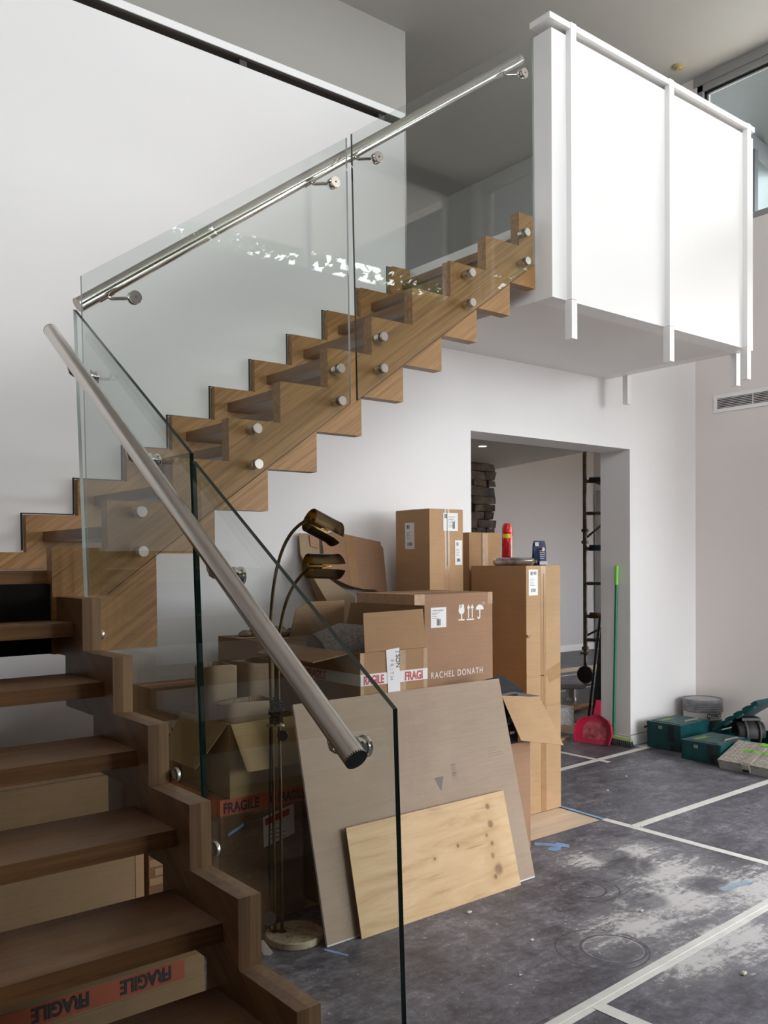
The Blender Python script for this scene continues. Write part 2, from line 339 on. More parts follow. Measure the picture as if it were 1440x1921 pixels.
def text(name, s, size, org, right, up, mat, parent, label=None, bend=None, align='LEFT', stretch=1.0, lift=0.0006, bold=0.0, space=1.0):
    cu = bpy.data.curves.new(name, 'FONT'); cu.body = s; cu.size = size; cu.extrude = 0.0002; cu.align_x = align; cu.offset = bold; cu.space_character = space
    t = bpy.data.objects.new(name+'_tmp', cu); COL.objects.link(t)
    dg = bpy.context.evaluated_depsgraph_get(); me = bpy.data.meshes.new_from_object(t.evaluated_get(dg))
    bpy.data.objects.remove(t); bpy.data.curves.remove(cu)
    r = Vector(right).normalized(); u = Vector(up).normalized(); n = r.cross(u).normalized(); org = Vector(org); base = origin_of(parent)
    for v in me.vertices:
        x, y, z = v.co; x *= stretch
        if bend:   # bend = (centre, radius, start angle): wrap round a vertical cylinder
            c, rad, a0 = bend; a = a0 + x/rad
            v.co = Vector((c[0]+(rad+z+lift)*math.cos(a), c[1]+(rad+z+lift)*math.sin(a), c[2]+y)) - base
        else: v.co = org + r*x + u*y + n*(z+lift) - base
    me.materials.clear(); me.materials.append(mat); me.name = name
    o = bpy.data.objects.new(name, me); COL.objects.link(o); o.parent = parent
    if label: o['label'] = label
    return o
def panel_on(mb, org, right, up, w, h, t=0.0008):
    o = Vector(org); r = Vector(right).normalized(); u = Vector(up).normalized(); n = r.cross(u)
    mb.prism([o, o+r*w, o+r*w+u*h, o+u*h], n*t); return mb
def barcode(org, right, up, w, h, n=14, t=0.0012):
    mb = MB(); o = Vector(org); r = Vector(right).normalized(); u = Vector(up).normalized(); x = 0.0
    for i in range(n):
        bw = w/n*random.choice((0.3, 0.5, 0.8)); panel_on(mb, o+r*(w*i/n), r, u, bw, h, t)
    return mb
def textlines(org, right, up, w, rows, gap, th=0.0025, t=0.0012):
    mb = MB(); o = Vector(org); r = Vector(right).normalized(); u = Vector(up).normalized()
    for i in range(rows):
        panel_on(mb, o-u*(gap*i), r, u, w*random.uniform(0.5, 1.0), th, t)
    return mb
X_, Y_, Z_ = Vector((1, 0, 0)), Vector((0, 1, 0)), Vector((0, 0, 1))

# ================================================================== THE ROOM
XL = -1.7
XD0, XD1, ZD, DTH = 3.6316, 5.3750, 2.3467, 0.286      # doorway
ZF2 = 3.30                                              # upper floor
mb = MB()
mb.box(XL, 14.0, YR-0.2, 6.0, -0.12, -0.004)
struct('floor', mb, M_FLOORW)
# wall behind the stair with the doorway; its upper part is the parapet of the upper corridor
mb = MB()
ztop = 4.180
outer = [(XL, 0), (XD0, 0), (XD0, ZD), (XD1, ZD), (XD1, 0), (XR, 0), (XR, ZF2), (3.072, ZF2), (3.072, ztop), (XL, ztop)]
mb.prism([(x, 0.0, z) for x, z in outer], (0, 0.286, 0))
struct('wall_back', mb, M_WHITE)
mb = MB(); d0, d1, d2, d3 = DOOR_SIDE
mb.box(XR, XR+0.2, YR, d0, -0.004, CLR_SIDE[2]); mb.box(XR, XR+0.2, d1, 0.286, -0.004, CLR_SIDE[2]); mb.box(XR, XR+0.2, d0, d1, d3, CLR_SIDE[2]); mb.box(XR, XR+0.2, d0, d1, -0.004, d2)
mb.box(XR, XR+0.2, YR, 0.286, CLR_SIDE[3], ZC); mb.box(XR, XR+0.2, CLR_SIDE[1], 0.286, CLR_SIDE[2], CLR_SIDE[3]); mb.box(XR, XR+0.2, YR, CLR_SIDE[0], CLR_SIDE[2], CLR_SIDE[3])
struct('wall_right', mb, M_WARM)
mb = MB(); mb.box(XL-0.2, XL, YR, 6.0, -0.004, ZC); struct('wall_left', mb, plain('mushroom_wall_paint', (0.24, 0.212, 0.195), 0.7, var=0.02, scale=0.8, spec=0.25))
mb = MB(); cx0, cx1, cz0, cz1 = CLR_REAR
y0, y1 = YR-0.2, YR
wx0, wx1, wz0, wz1 = WIN_ADDED
mb.box(XL-0.2, wx0, y0, y1, -0.004, cz0); mb.box(wx1, DOOR_REAR[0], y0, y1, -0.004, cz0); mb.box(DOOR_REAR[0], DOOR_REAR[1], y0, y1, DOOR_REAR[3], cz0); mb.box(DOOR_REAR[0], DOOR_REAR[1], y0, y1, -0.004, DOOR_REAR[2]); mb.box(DOOR_REAR[1], XR+0.2, y0, y1, -0.004, cz0); mb.box(wx0, wx1, y0, y1, wz1, cz0); mb.box(wx0, wx1, y0, y1, -0.004, wz0)
mb.box(XL-0.2, cx0, y0, y1, cz0, ZC); mb.box(cx1, XR+0.2, y0, y1, cz0, ZC); mb.box(cx0, cx1, y0, y1, cz1, ZC)
struct('wall_rear', mb, M_TAUPE)
mb = MB(); mb.box(XL-0.2, XR+0.2, YR-0.2, 5.2, ZC, ZC+0.15); struct('ceiling', mb, M_GREYW)
struct('loft_shade_slab', MB().box(XL, 1.9, YR, -3.50, 2.66, 2.80), M_TAUPE)  # unseen slab added over the camera to keep light off the lower stair
# upper corridor and hall behind the parapet
mb = MB(); mb.box(XL, 3.93, 1.0, 1.12, ZF2, ZC); mb.box(3.81, 3.93, 1.12, 4.6, ZF2, ZC); struct('wall_corridor', mb, plain('greige_corridor', (0.37, 0.345, 0.315), 0.65, var=0.015, scale=0.7, spec=0.25))  # darker, warmer tone than the ceiling and hall
mb = MB(); mb.box(3.93, XR+0.2, 4.5, 4.6, ZF2, ZC); mb.box(XR, XR+0.2, 0.286, 4.6, ZF2, ZC); struct('wall_hall', mb, M_GREYW)
mb = MB(); mb.box(XL, XR, 0.286, 4.6, ZF2-0.02, ZF2); struct('floor_corridor', mb, M_TREADX)
# cap over the parapet, on blocks
cap = ob('trim_1', MB().box(XL, 3.05, -0.035, 0.10, 4.212, 4.252).bevel(0.004), M_WHITE2, kind='structure')
for x in (-1.45, -0.32, 0.79, 1.906, 2.866):
    ob('spacer_block', MB().box(x, x+0.045, -0.004, 0.05, 4.1805, 4.2105), plain('dark_spacer', (0.06, 0.05, 0.05), 0.5), cap)
ob('gap_shade_strip', MB().box(XL, 3.045, -0.030, 0.098, 4.2106, 4.2118), plain('gap_shade_brown', (0.11, 0.094, 0.082), 0.7), cap)  # dark strips, here and next, paint the shade in the gap under the cap
ob('gap_shade_strip', MB().box(XL, 3.045, 0.055, 0.098, 4.1802, 4.2104), plain('gap_shade_brown', (0.11, 0.094, 0.082), 0.7), cap)
# skirtings
for n, a in (('baseboard_back', (XL, XD0, -0.012, 0, 0, 0.074)), ('baseboard_corner', (XD1+0.0, XR, -0.010, 0, 0, 0.074)), ('baseboard_right', (XR-0.012, XR, YR, -0.012, 0, 0.074)), ('baseboard_jamb', (XD1-0.010, XD1, -0.010, DTH+0.01, 0, 0.074))):
    struct(n, MB().box(*a).bevel(0.002), M_WHITE)
struct('trim_2', MB().box(XD1, XR, -0.0005, 0.004, 0.074, 0.082), M_FRAME)

# window frames behind the camera (they light the room and mirror in the glass)
def rear_window(name, x0, x1, z0, z1, n, y=YR-0.14, w=0.06, d=0.07):
    o = None
    mb = MB(); mb.box(x0, x1, y, y+d, z0, z0+w); mb.box(x0, x1, y, y+d, z1-w, z1)
    o = struct(name, mb, M_FRAME)
    for i in range(n+1):
        xx = x0+(x1-x0-w)*i/n
        ob('mullion', MB().box(xx, xx+w, y, y+d, z0, z1), M_FRAME, o)
    return o
mb = MB(); d0, d1, d2, d3 = DOOR_SIDE
mb.box(XR+0.06, XR+0.13, d0, d1, d3-0.06, d3); mb.box(XR+0.06, XR+0.13, d0, d1, d2, d2+0.06)
wd1 = struct('window_1', mb, M_FRAME)
for k in range(4):
    yy = d0+(d1-d0-0.06)*k/3; ob('mullion', MB().box(XR+0.06, XR+0.13, yy, yy+0.06, d2, d3), M_FRAME, wd1)
rear_window('window_2', *CLR_REAR, 3)
rear_window('window_5', *WIN_ADDED, 2)
rear_window('door_1', *DOOR_REAR, 2)
# clerestory in the right wall
ya, yb, za, zb = CLR_SIDE
mb = MB(); w = 0.055
mb.box(XR+0.0, XR+0.10, ya, yb, zb-w, zb); mb.box(XR, XR+0.10, ya, yb, za, za+0.05); mb.box(XR, XR+0.10, yb-0.05, yb, za, zb); mb.box(XR, XR+0.10, ya, ya+0.05, za, zb)
w3 = struct('window_3', mb, M_FRAME)
mb = MB(); mb.box(XR-0.012, XR+0.02, ya, yb+0.03, zb-0.005, ZC-0.004); struct('trim_3', mb, M_FRAME)
for yy in (-1.65, -3.27):
    ob('mullion', MB().box(XR, XR+0.10, yy-0.03, yy+0.03, za, zb), M_FRAME, w3)
mb = MB(); mb.box(XR+0.03, XR+0.05, ya+0.05, yb-0.05, zb-w-0.022, zb-w); mb.box(XR+0.03, XR+0.05, yb-0.072, yb-0.05, za+0.05, zb-w); ob('gasket', mb, M_GASK, w3)
for a, b in ((ya+0.05, -3.30), (-3.24, -1.68), (-1.62, yb-0.05)):
    ob('pane', MB().box(XR+0.04, XR+0.046, a, b, za+0.05, zb-w), M_WINGL, w3)

# air vent on the right wall
vent = thing('air_vent', 'white slotted air conditioning grille high on the right wall', 'vent', (XR, -0.6, 2.77))
mb = MB(); a, b, c, d = -1.30, -0.175, 2.696, 2.841
mb.box(XR-0.010, XR, a, b, c, c+0.030); mb.box(XR-0.010, XR, a, b, d-0.030, d); mb.box(XR-0.010, XR, b-0.030, b, c+0.03, d-0.03); mb.box(XR-0.010, XR, a, a+0.03, c+0.03, d-0.03)
ob('frame', mb, M_WHITE2, vent)
ob('duct_back', MB().box(XR-0.0016, XR-0.0002, a+0.03, b-0.03, c+0.03, d-0.03), M_GASK, vent)
for i in range(6):
    z = c+0.036+i*0.0138
    ob('slat', MB().box(XR-0.009, XR-0.002, a+0.03, b-0.03, z, z+0.0045), M_WARM, vent)
for y in (-0.52, -0.86): ob('divider', MB().box(XR-0.0095, XR-0.002, y-0.003, y+0.003, c+0.03, d-0.03), M_WARM, vent)
det = thing('smoke_detector', 'small round yellowed detector disc on the ceiling', 'detector', (6.02, -0.02, ZC))
ob('base', MB().lathe([(0, 0), (0.05, 0), (0.05, -0.012), (0.043, -0.016), (0, -0.016)], (6.02, -0.02, ZC)), plain('yellowed_plastic', (0.50, 0.40, 0.20), 0.5), det)
ob('sensor', MB().lathe([(0.0, -0.017), (0.026, -0.017), (0.024, -0.026), (0, -0.026)], (6.02, -0.02, ZC)), plain('yellowed_plastic', (0.50, 0.40, 0.20), 0.5), det)

# ------------------------------------------------------------------ bridge and its boarded balustrade
struct('floor_bridge', MB().box(3.093, 4.984, -1.05, 0.0, 2.864, ZF2), M_WHITE)
bal = thing('bridge_balustrade', 'white boarded balustrade of the upper bridge with floating cap rail and posts', 'balustrade', (4.1, -1.17, 2.864))
P_Y0, P_Y1 = -1.1724, -1.05
ob('side_panel', MB().box(3.093, 5.106, P_Y0, P_Y1, 2.864, 4.264).bevel(0.003), M_WHITE2, bal)
ob('end_panel', MB().box(4.985, 5.095, P_Y1+0.001, 0.0, 2.864, 4.264), M_WHITE2, bal)
ob('cap_rail', MB().box(3.045, 5.075, -1.203, -1.065, 4.284, 4.316).bevel(0.004), M_WHITE2, bal)
ob('end_cap_rail', MB().box(4.97, 5.11, -1.064, 0.0, 4.284, 4.316).bevel(0.004), M_WHITE2, bal)
for x in (3.2085, 4.104, 4.977):
    p = ob('post', MB().box(x, x+0.0445, -1.2065, P_Y0, 2.866, 4.318).bevel(0.002), M_WHITE2, bal)
    ob('post_tail', MB().box(x+0.0005, x+0.0445, -1.206, -1.160, 2.658, 2.864).bevel(0.002), M_WHITE2, p)
for y in (-1.0425, -0.165):
    p = ob('post', MB().box(5.0955, 5.142, y-0.022, y+0.022, 2.866, 4.318).bevel(0.002), M_WHITE2, bal)
    ob('post_tail', MB().box(5.090, 5.139, y-0.0215, y+0.0215, 2.650, 2.864).bevel(0.002), M_WHITE2, p)

# ------------------------------------------------------------------ staircase
R_, G_, X0, Z0 = 0.175, 0.2437, 0.730, 1.7145
stair = thing('staircase', 'open timber staircase with sawtooth stringers turning at a landing', 'staircase', (0.5, -1.1, 0))
top = [(0.509, Z0-R_)]
for i in range(10):
    x = X0+G_*i if i else 0.712
    top += [(x, Z0+R_*(i-1)), (x, Z0+R_*i)]
top.append((3.047, Z0+R_*9))
botc = [(2.852, 2.742), (2.613, 2.570), (2.375, 2.397), (2.132, 2.223), (1.887, 2.045), (1.643, 1.869), (1.397, 1.694), (1.150, 1.519)]
bot = [(3.047, 2.914)]; pz = 2.914
for x, z in botc: bot += [(x, pz), (x, z)]; pz = z
bot += [(0.901, pz), (0.901, 1.161), (0.509, 1.161)]
prof = top+bot
YO = -1.095
ob('outer_stringer', MB().prism([(x, YO, z) for x, z in prof], (0, 0.058, 0)).bevel(0.0015), M_W_UP, stair, label='sawtooth outer stringer of the upper flight')
wtop = [(-0.6, Z0-R_+0.005)]
for i in range(10):
    x = X0+G_*i
    wtop += [(x+0.006, Z0+R_*(i-1)-0.004), (x+0.006, Z0+R_*i-0.004)]
wtop += [(3.072, Z0+R_*9)]
wbot = [(3.072, 2.914)]; pz = 2.914
for x, z in botc: wbot += [(x, pz), (x, z)]; pz = z
wbot += [(0.901, pz), (0.901, 1.161), (-0.6, 1.161)]
ob('wall_stringer', MB().prism([(x, -0.046, z) for x, z in wtop+wbot], (0, 0.046, 0)).bevel(0.0015), M_W_UP, stair, label='stepped stringer fixed along the white wall')
for i in range(10):
    x = X0+G_*i+0.082; z = Z0+R_*i-0.083
    ob('tread', MB().box(x, min(x+0.285, 3.09), YO+0.05, -0.040, z-0.047, z).bevel(0.003), M_TREADY, stair)
ob('landing', MB().box(-0.60, 0.82, -1.035, -0.03, 1.412, 1.459).bevel(0.003), M_TREADX, stair)
ob('landing_fascia', MB().box(-0.60, 0.523, -1.075, -1.045, 1.163, 1.411), plain('fascia_shade_black', (0.012, 0.010, 0.009), 0.8, spec=0.1), stair)  # near-black colour stands for the deep shade under the landing
ob('landing_soffit', MB().box(-0.60, 0.52, -1.045, -0.05, 1.163, 1.19), M_W_LOW1, stair)
LX = 0.524
def low_prof():
    t = []
    t += [(-1.0955, 1.366)]
    for k in range(8):
        y = -1.349-0.2583*k; z = 1.366-R_*k
        t += [(y, z), (y, z-R_)]
    t[-1] = (t[-1][0], 0.0)
    b = [(-2.90, 0.0)]
    bc = [(-1.180, 1.163)]
    for k in range(1, 7): bc.append((-1.180-0.2583*k, 1.163-R_*k))
    b = [(-2.95, 0.0), (-2.95, bc[-1][1])]
    for k in range(len(bc)-1, 0, -1):
        b += [(bc[k][0], bc[k][1]), (bc[k-1][0], bc[k][1])]
    b += [(-1.180, 1.163), (-1.0955, 1.163)]
    # drop duplicates
    out = []
    for q in t+b:
        if not out or (abs(q[0]-out[-1][0])+abs(q[1]-out[-1][1])) > 1e-5: out.append(q)
    return out
lp = low_prof()
for nm, xa, xb, mt in (('lower_stringer_inner', LX, 0.5555, M_W_LOW1), ('lower_stringer_outer', 0.5557, 0.5865, M_W_LOW2)):
    ob(nm, MB().prism([(xa, y, z) for y, z in lp], (xb-xa, 0, 0)).bevel(0.0012), mt if nm.endswith('outer') else [M_W_LOW1], stair)
ob('lower_stringer_face', MB().prism([(LX-0.0014, y, z) for y, z in lp], (0.0012, 0, 0)), M_W_LOW, stair, label='diagonal veneer on the inner side of the lower stringer')
ob('landing_beam', MB().box(LX, 0.5865, -1.036, -0.05, 1.163, 1.41), M_W_LOW, stair)
for nm, xa, xb in (('far_lower_stringer', -0.66, -0.60),):
    ob(nm, MB().prism([(xa, y, z) for y, z in lp], (xb-xa, 0, 0)), M_W_LOW1, stair)
for k in range(7):
    y = -1.268-0.2583*k; z = 1.282-R_*k
    ob('tread', MB().box(-0.60, LX-0.002, y, y+0.295, z-0.047, z).bevel(0.004, 2), M_TREADX, stair)

gap = []
for i in range(10):
    x, z = X0+G_*i, Z0+R_*i; x2 = X0+G_*(i+1) if i < 9 else 3.07
    gap.append(((x-0.006, z-R_+0.006), (x+0.004, z-R_+0.006), (x+0.004, z+0.006), (x-0.006, z+0.006)))
    gap.append(((x-0.006, z+0.0005), (x2, z+0.0005), (x2, z+0.006), (x-0.006, z+0.006)))
for q in gap:
    ob('shadow_line_strip', MB().prism([(x, -0.0012, z) for x, z in q], (0, 0.0014, 0)), plain('painted_shadow_line', (0.045, 0.038, 0.034), 0.8), stair)  # thin dark strips paint the shadow line along the wall stringer
# glass balustrade
def glass_panel(label, pts, vec, pale=()):
    c = Vector(pts[0]); t = thing('glass_balustrade', label, 'glass panel', tuple(c))
    mb = MB(); mb.prism(pts, vec, side_mi=1, sides={i: 2 for i in pale}); ob('pane', mb, [M_GLASS, M_GEDGE, M_GEDGL], t); return t
GY = -1.150
up1 = [(0.609, GY, 2.501), (1.779, GY, 3.322), (1.789, GY, 2.172), (1.035, GY, 1.627), (0.690, GY, 1.371), (0.622, GY, 1.371)]
up2 = [(1.807, GY, 3.348), (2.979, GY, 4.186), (2.985, GY, 3.017), (1.827, GY, 2.190)]
g1 = glass_panel('long clear glass panel along the lower half of the upper flight', up1, (0, 0.012, 0), (0, 1, 4, 5))
g2 = glass_panel('clear glass panel beside the white bridge, upper half of the upper flight', up2, (0, 0.012, 0), (0, 1))
GX = 0.594
lo1 = [(GX, -1.104, 2.390), (GX, -2.006, 1.789), (GX, -2.065, 0.60), (GX, -1.185, 1.21)]
lo2 = [(GX, -2.022, 1.765), (GX, -2.896, 1.186), (GX, -2.935, 0.04), (GX, -2.90, 0.04), (GX, -2.08, 0.59)]
g3 = glass_panel('green-edged glass panel of the lower flight, next to the landing', lo1, (0.012, 0, 0), (3,))
g4 = glass_panel('green-edged glass panel ending at the foot of the lower flight', lo2, (0.012, 0, 0))
def standoff(parent, p, d, reach=0.055):
    d = Vector(d); p = Vector(p)
    s = ob('standoff', MB().lathe([(0, 0.0), (0.0195, 0.0), (0.0205, -0.002), (0.0205, -0.010), (0, -0.010)], p+d*0.0, d, 20), M_NICKEL, parent)
    ob('washer', MB().lathe([(0.0175, -0.010), (0.0175, -0.0130)], p, d, 16), M_BLACKR, s)
    ob('barrel', MB().lathe([(0.0205, -0.0245), (0.0205, -max(reach, 0.0255)), (0, -max(reach, 0.0255))], p, d, 20), M_NICKEL, s)
for t, ps in ((g2, ((2.918, 3.166), (2.921, 3.02), (2.524, 2.883), (2.526, 2.739), (1.971, 2.49), (1.971, 2.348))), (g1, ((1.732, 2.317), (1.737, 2.178), (1.314, 2.022), (1.317, 1.879), (0.819, 1.672), (0.822, 1.526)))):
    for x, z in ps: standoff(t, (x, -1.162, z), (0, -1, 0))
for t, ps in ((g3, ((-1.28, 1.24), (-1.28, 1.11), (-1.86, 0.86), (-1.86, 0.73))), (g4, ((-2.10, 0.70), (-2.10, 0.57), (-2.75, 0.26), (-2.75, 0.13)))):
    for y, z in ps: standoff(t, (0.616, y, z), (1, 0, 0), 0.018)

# handrails
def rail(label, a, b, r, side, brackets, mat):
    """side: unit vector from the rail towards the glass"""
    a, b, side = Vector(a), Vector(b), Vector(side); d = (b-a).normalized()
    t = thing('handrail', label, 'handrail', tuple(a))
    ob('tube', MB().tube([a, b], r, 28, caps=False), mat, t)
    for e, s in ((a, -1), (b, 1)): ob('end_cap', MB().lathe([(0, 0.0015), (r, 0.0015), (r, -0.004), (0, -0.004)], e, d*s, 28), M_NICKEL if mat is not M_BRUSH else plain('dark_end_cap', (0.045, 0.042, 0.04), 0.35, 0.6), t)
    for gp, rp in brackets:           # gp = point on the glass face, rp = point on the rail axis
        gp, rp = Vector(gp), Vector(rp)
        up = Vector((0, 0, 1)); low = Vector((rp.x, rp.y, gp.z))
        br = ob('bracket', MB().tube([gp+side*-0.001, gp.lerp(low, 0.55), gp.lerp(low, 0.8), gp.lerp(low, 0.93)+up*0.006, low+up*0.022, rp-up*(r+0.002)], 0.0062, 10), M_CHROME, t)
        ob('saddle', MB().tube([rp-up*(r*1.03)-d*0.034, rp-up*(r*1.03)+d*0.034], 0.0075, 8), M_CHROME, br)
        ob('disc', MB().lathe([(0, 0.022), (0.023, 0.022), (0.0245, 0.020), (0.0245, 0.0135), (0.019, 0.0125), (0.019, 0.0)], gp, side, 24), M_CHROME, br)
        ob('clamp_plate', MB().lathe([(0, -0.009), (0.024, -0.009), (0.0245, -0.001), (0.0, -0.001)], gp, side, 24), M_CHROME, br)
        ob('screw', MB().lathe([(0, 0.0225), (0.004, 0.0225), (0.004, 0.0215)], gp, side, 10), M_INK, br)
    return t
HY = -1.068
def upz(x): return 2.419+(x-0.625)*(4.096-2.419)/(2.965-0.625)
rail('polished steel handrail rising along the upper flight', (0.625, HY, 2.419), (2.965, HY, 4.096), 0.0275, (0, -1, 0),
     [((x, GY+0.012, z), (x-0.075, HY, upz(x-0.075))) for x, z in ((2.905, 3.972), (1.949, 3.283), (1.711, 3.111), (0.806, 2.459))], M_CHROME)
HX = 0.520
def loz(y): return 2.307+(y+1.085)*(1.216/1.786)
rail('satin steel handrail descending along the lower flight', (HX, -1.085, 2.307), (HX, -2.871, 1.091), 0.0245, (1, 0, 0),
     [((GX, y, loz(y)-0.062), (HX, y, loz(y))) for y in (-1.265, -1.755, -2.255, -2.78)], M_BRUSH)

# ================================================================== FLOOR COVERINGS
def sheet(label, pts, z=0.0):
    o = ob('floor_protection_sheet', MB().prism([(x, y, -0.0035) for x, y in pts], (0, 0, 0.0035)), M_SHEET, label=label, cat='floor sheet', group='rubber sheets laid over the floor')
    return o
sheet('black rubber floor sheet under the plywood, dusted with white plaster', [(0.2, -2.38), (3.578, -2.38), (3.578, -1.118), (0.2, -1.118)])
sheet('black rubber floor sheet at the foot of the stair', [(-1.6, -4.95), (1.828, -4.95), (1.828, -2.382), (-1.6, -2.382)])
sheet('black rubber floor sheet in front of the garden doors', [(1.83, -4.95), (6.28, -4.95), (6.28, -2.382), (1.83, -2.382)])
sheet('black rubber floor sheet between the tool cases and the plywood patch', [(3.58, -1.30), (6.283, -1.30), (6.283, -0.165), (3.58, -0.165)])
sheet('black rubber floor sheet beyond the long white tape', [(3.58, -2.38), (6.283, -2.38), (6.283, -1.302), (3.58, -1.302)])
sheet('black rubber floor sheet at the doorway beside the dustpan', [(3.63, -0.163), (5.372, -0.163), (5.372, 0.9), (3.63, 0.9)])
def tape(label, a, b, w, mat=M_MASK, z=0.0, n=8, jit=0.004, name='floor_tape', group='white tape lines on the floor'):
    a, b = Vector((*a, z)), Vector((*b, z)); d = (b-a); s = Vector((-d.y, d.x, 0)).normalized()
    L, R = [], []
    for i in range(n+1):
        p = a+d*i/n; L.append(p+s*(w/2+random.uniform(-jit, jit)*0.4)); R.append(p-s*(w/2+random.uniform(-jit, jit)*0.4))
    o = ob(name, MB().prism(L+R[::-1], (0, 0, 0.0007)), mat, label=label, cat='tape', group=group)
    return o
tape('white tape running away from the plywood patch corner', (3.578, -1.12), (3.590, -2.6), 0.050)
tape('white tape meeting the one from the plywood patch at right angles', (3.585, -1.318), (6.2, -1.262), 0.055, z=0.0008)
o = tape('wide white tape beside the plaster dust in front of the plywood', (1.25, -2.445), (4.3, -2.285), 0.060)
ob('seam', MB().prism([(1.25, -2.449, 0.0007), (4.3, -2.289, 0.0007), (4.3, -2.277, 0.0007), (1.25, -2.437, 0.0007)], (0, 0, 0.0016)), M_MASK, o)
tape('short white tape branching off the wide tape', (1.84, -2.43), (1.865, -3.0), 0.055, z=0.0008)
tape('white tape in front of the doorway and the tool cases', (3.70, -0.205), (5.50, -0.125), 0.055)
tape('white tape crossing the doorway threshold', (4.745, 0.60), (4.760, -0.26), 0.045, z=0.0008)
tape('narrow blue tape along the bare floor patch', (3.578, -1.12), (3.600, -0.72), 0.028, M_BLUE, name='blue_tape', group='blue tape pieces')
tape('torn blue tape lying beside the bare floor patch', (2.945, -1.165), (3.06, -1.30), 0.055, M_BLUE, n=4, jit=0.02, name='blue_tape', group='blue tape pieces')
tape('torn blue tape stub crossing the other by the floor patch', (3.055, -1.245), (2.93, -1.30), 0.05, M_BLUE, n=4, jit=0.02, z=0.0008, name='blue_tape', group='blue tape pieces')
tape('small blue tape piece on the white plaster dust', (3.10, -2.13), (3.30, -2.16), 0.05, M_BLUED, n=4, jit=0.02, name='blue_tape', group='blue tape pieces')
tape('thin blue tape at the foot of the plasterboard sheet', (1.38, -1.50), (1.42, -1.60), 0.014, M_BLUE, n=4, name='blue_tape', group='blue tape pieces')
tape('blue tape along the skirting behind the tool case', (5.36, -0.02), (5.60, -0.025), 0.03, M_BLUE, n=4, name='blue_tape', group='blue tape pieces')
for i, (x, y, s) in enumerate(((2.42, -2.62, 0.012), (2.62, -2.05, 0.009), (3.62, -1.345, 0.008), (2.05, -1.95, 0.008), (1.80, -2.12, 0.006), (2.05, -1.60, 0.011), (4.1, -0.75, 0.008), (4.5, -0.6, 0.007))):
    mb = MB(); mb.lathe([(0, 0), (s, 0.001), (s*1.1, s*0.4), (s*0.5, s*0.8), (0, s*0.7)], (x, y, 0.0), seg=6, smooth=False)
    mb.xf(Matrix.Translation((x, y, 0)) @ Matrix.Diagonal((1.3, 0.8, 1, 1)) @ Matrix.Translation((-x, -y, 0)))
    ob('plaster_crumb', mb, plain('plaster_crumb', (0.62, 0.58, 0.5), 0.9), label='small pale crumb of plaster lying on the black floor sheet', cat='debris', group='plaster crumbs on the floor')

# ================================================================== CARTONS
def carton(label, x0, x1, y0, y1, z0, z1, mat, group=None, name='cardboard_box', rot=0.0, seam='top', tape_front=False, dented=0.0):
    """closed box: body, two top flaps with a seam, tape; returns the thing"""
    cx, cy = (x0+x1)/2, (y0+y1)/2
    t = thing(name, label, 'box', (cx, cy, z0), group)
    t.rotation_euler[2] = rot
    bm = MB(); bm.box(x0, x1, y0, y1, z0, z1-0.004).bevel(0.004)
    for v in bm.bm.verts:
        k = (v.co.z-z0)/(z1-z0); v.co.x += dented*math.sin(v.co.z*7+v.co.y*5)*k; v.co.y += dented*math.sin(v.co.z*5+v.co.x*9)*k
    ob('body', bm, mat, t)
    ym = (y0+y1)/2
    for a, b in ((y0+0.001, ym-0.001), (ym+0.001, y1-0.001)):
        ob('flap', MB().box(x0+0.001, x1-0.001, a, b, z1-0.0038, z1).bevel(0.001), mat, t)
    ob('tape', MB().box(x0-0.0008, x1+0.0008, ym-0.025, ym+0.025, z1, z1+0.0006), M_TAPEC, t)
    return t
def vtape(t, x, y, z0, z1, w, mat=M_TAPEB, label=None):
    """tape strip up the front (-y) face"""
    return ob('tape', MB().box(x-w/2, x+w/2, y-0.0008, y-0.0001, z0, z1), mat, t, label=label)
def label_on(t, org, right, up, w, h, parts='full'):
    r, u = Vector(right), Vector(up); n = r.cross(u)
    l = ob('shipping_label', panel_on(MB(), Vector(org)+n*0.0009, r, u, w, h, 0.0004), M_PAPER, t)
    o = Vector(org)+n*0.0010
    if parts == 'tall':
        ob('barcode', barcode(o+r*w*0.25+u*h*0.13, r, u, w*0.5, h*0.13, 12, 0.0006), M_INK, l)
        ob('code_square', barcode(o+r*w*0.2+u*h*0.78, r, u, w*0.28, h*0.14, 6, 0.0006), M_INK, l)
        ob('print', textlines(o+r*w*0.15+u*h*0.62, r, u, w*0.55, 5, h*0.06, h*0.012, 0.0006), M_INK, l)
    elif parts == 'wide':
        ob('barcode', barcode(o+r*w*0.38+u*h*0.10, r, u, w*0.26, h*0.32, 12, 0.0006), M_INK, l)
        ob('print', textlines(o+r*w*0.08+u*h*0.72, r, u, w*0.55, 4, h*0.085, h*0.018, 0.0006), M_INK, l)
    else:
        ob('code_square', barcode(o+r*w*0.05+u*h*0.70, r, u, w*0.22, h*0.24, 7, 0.0006), M_INK, l)
        ob('barcode', barcode(o+r*w*0.62+u*h*0.12, r, u, w*0.18, h*0.4, 9, 0.0006), M_INK, l)
        ob('print', textlines(o+r*w*0.36+u*h*0.80, r, u, w*0.5, 8, h*0.085, h*0.015, 0.0006), M_INK, l)
    return l

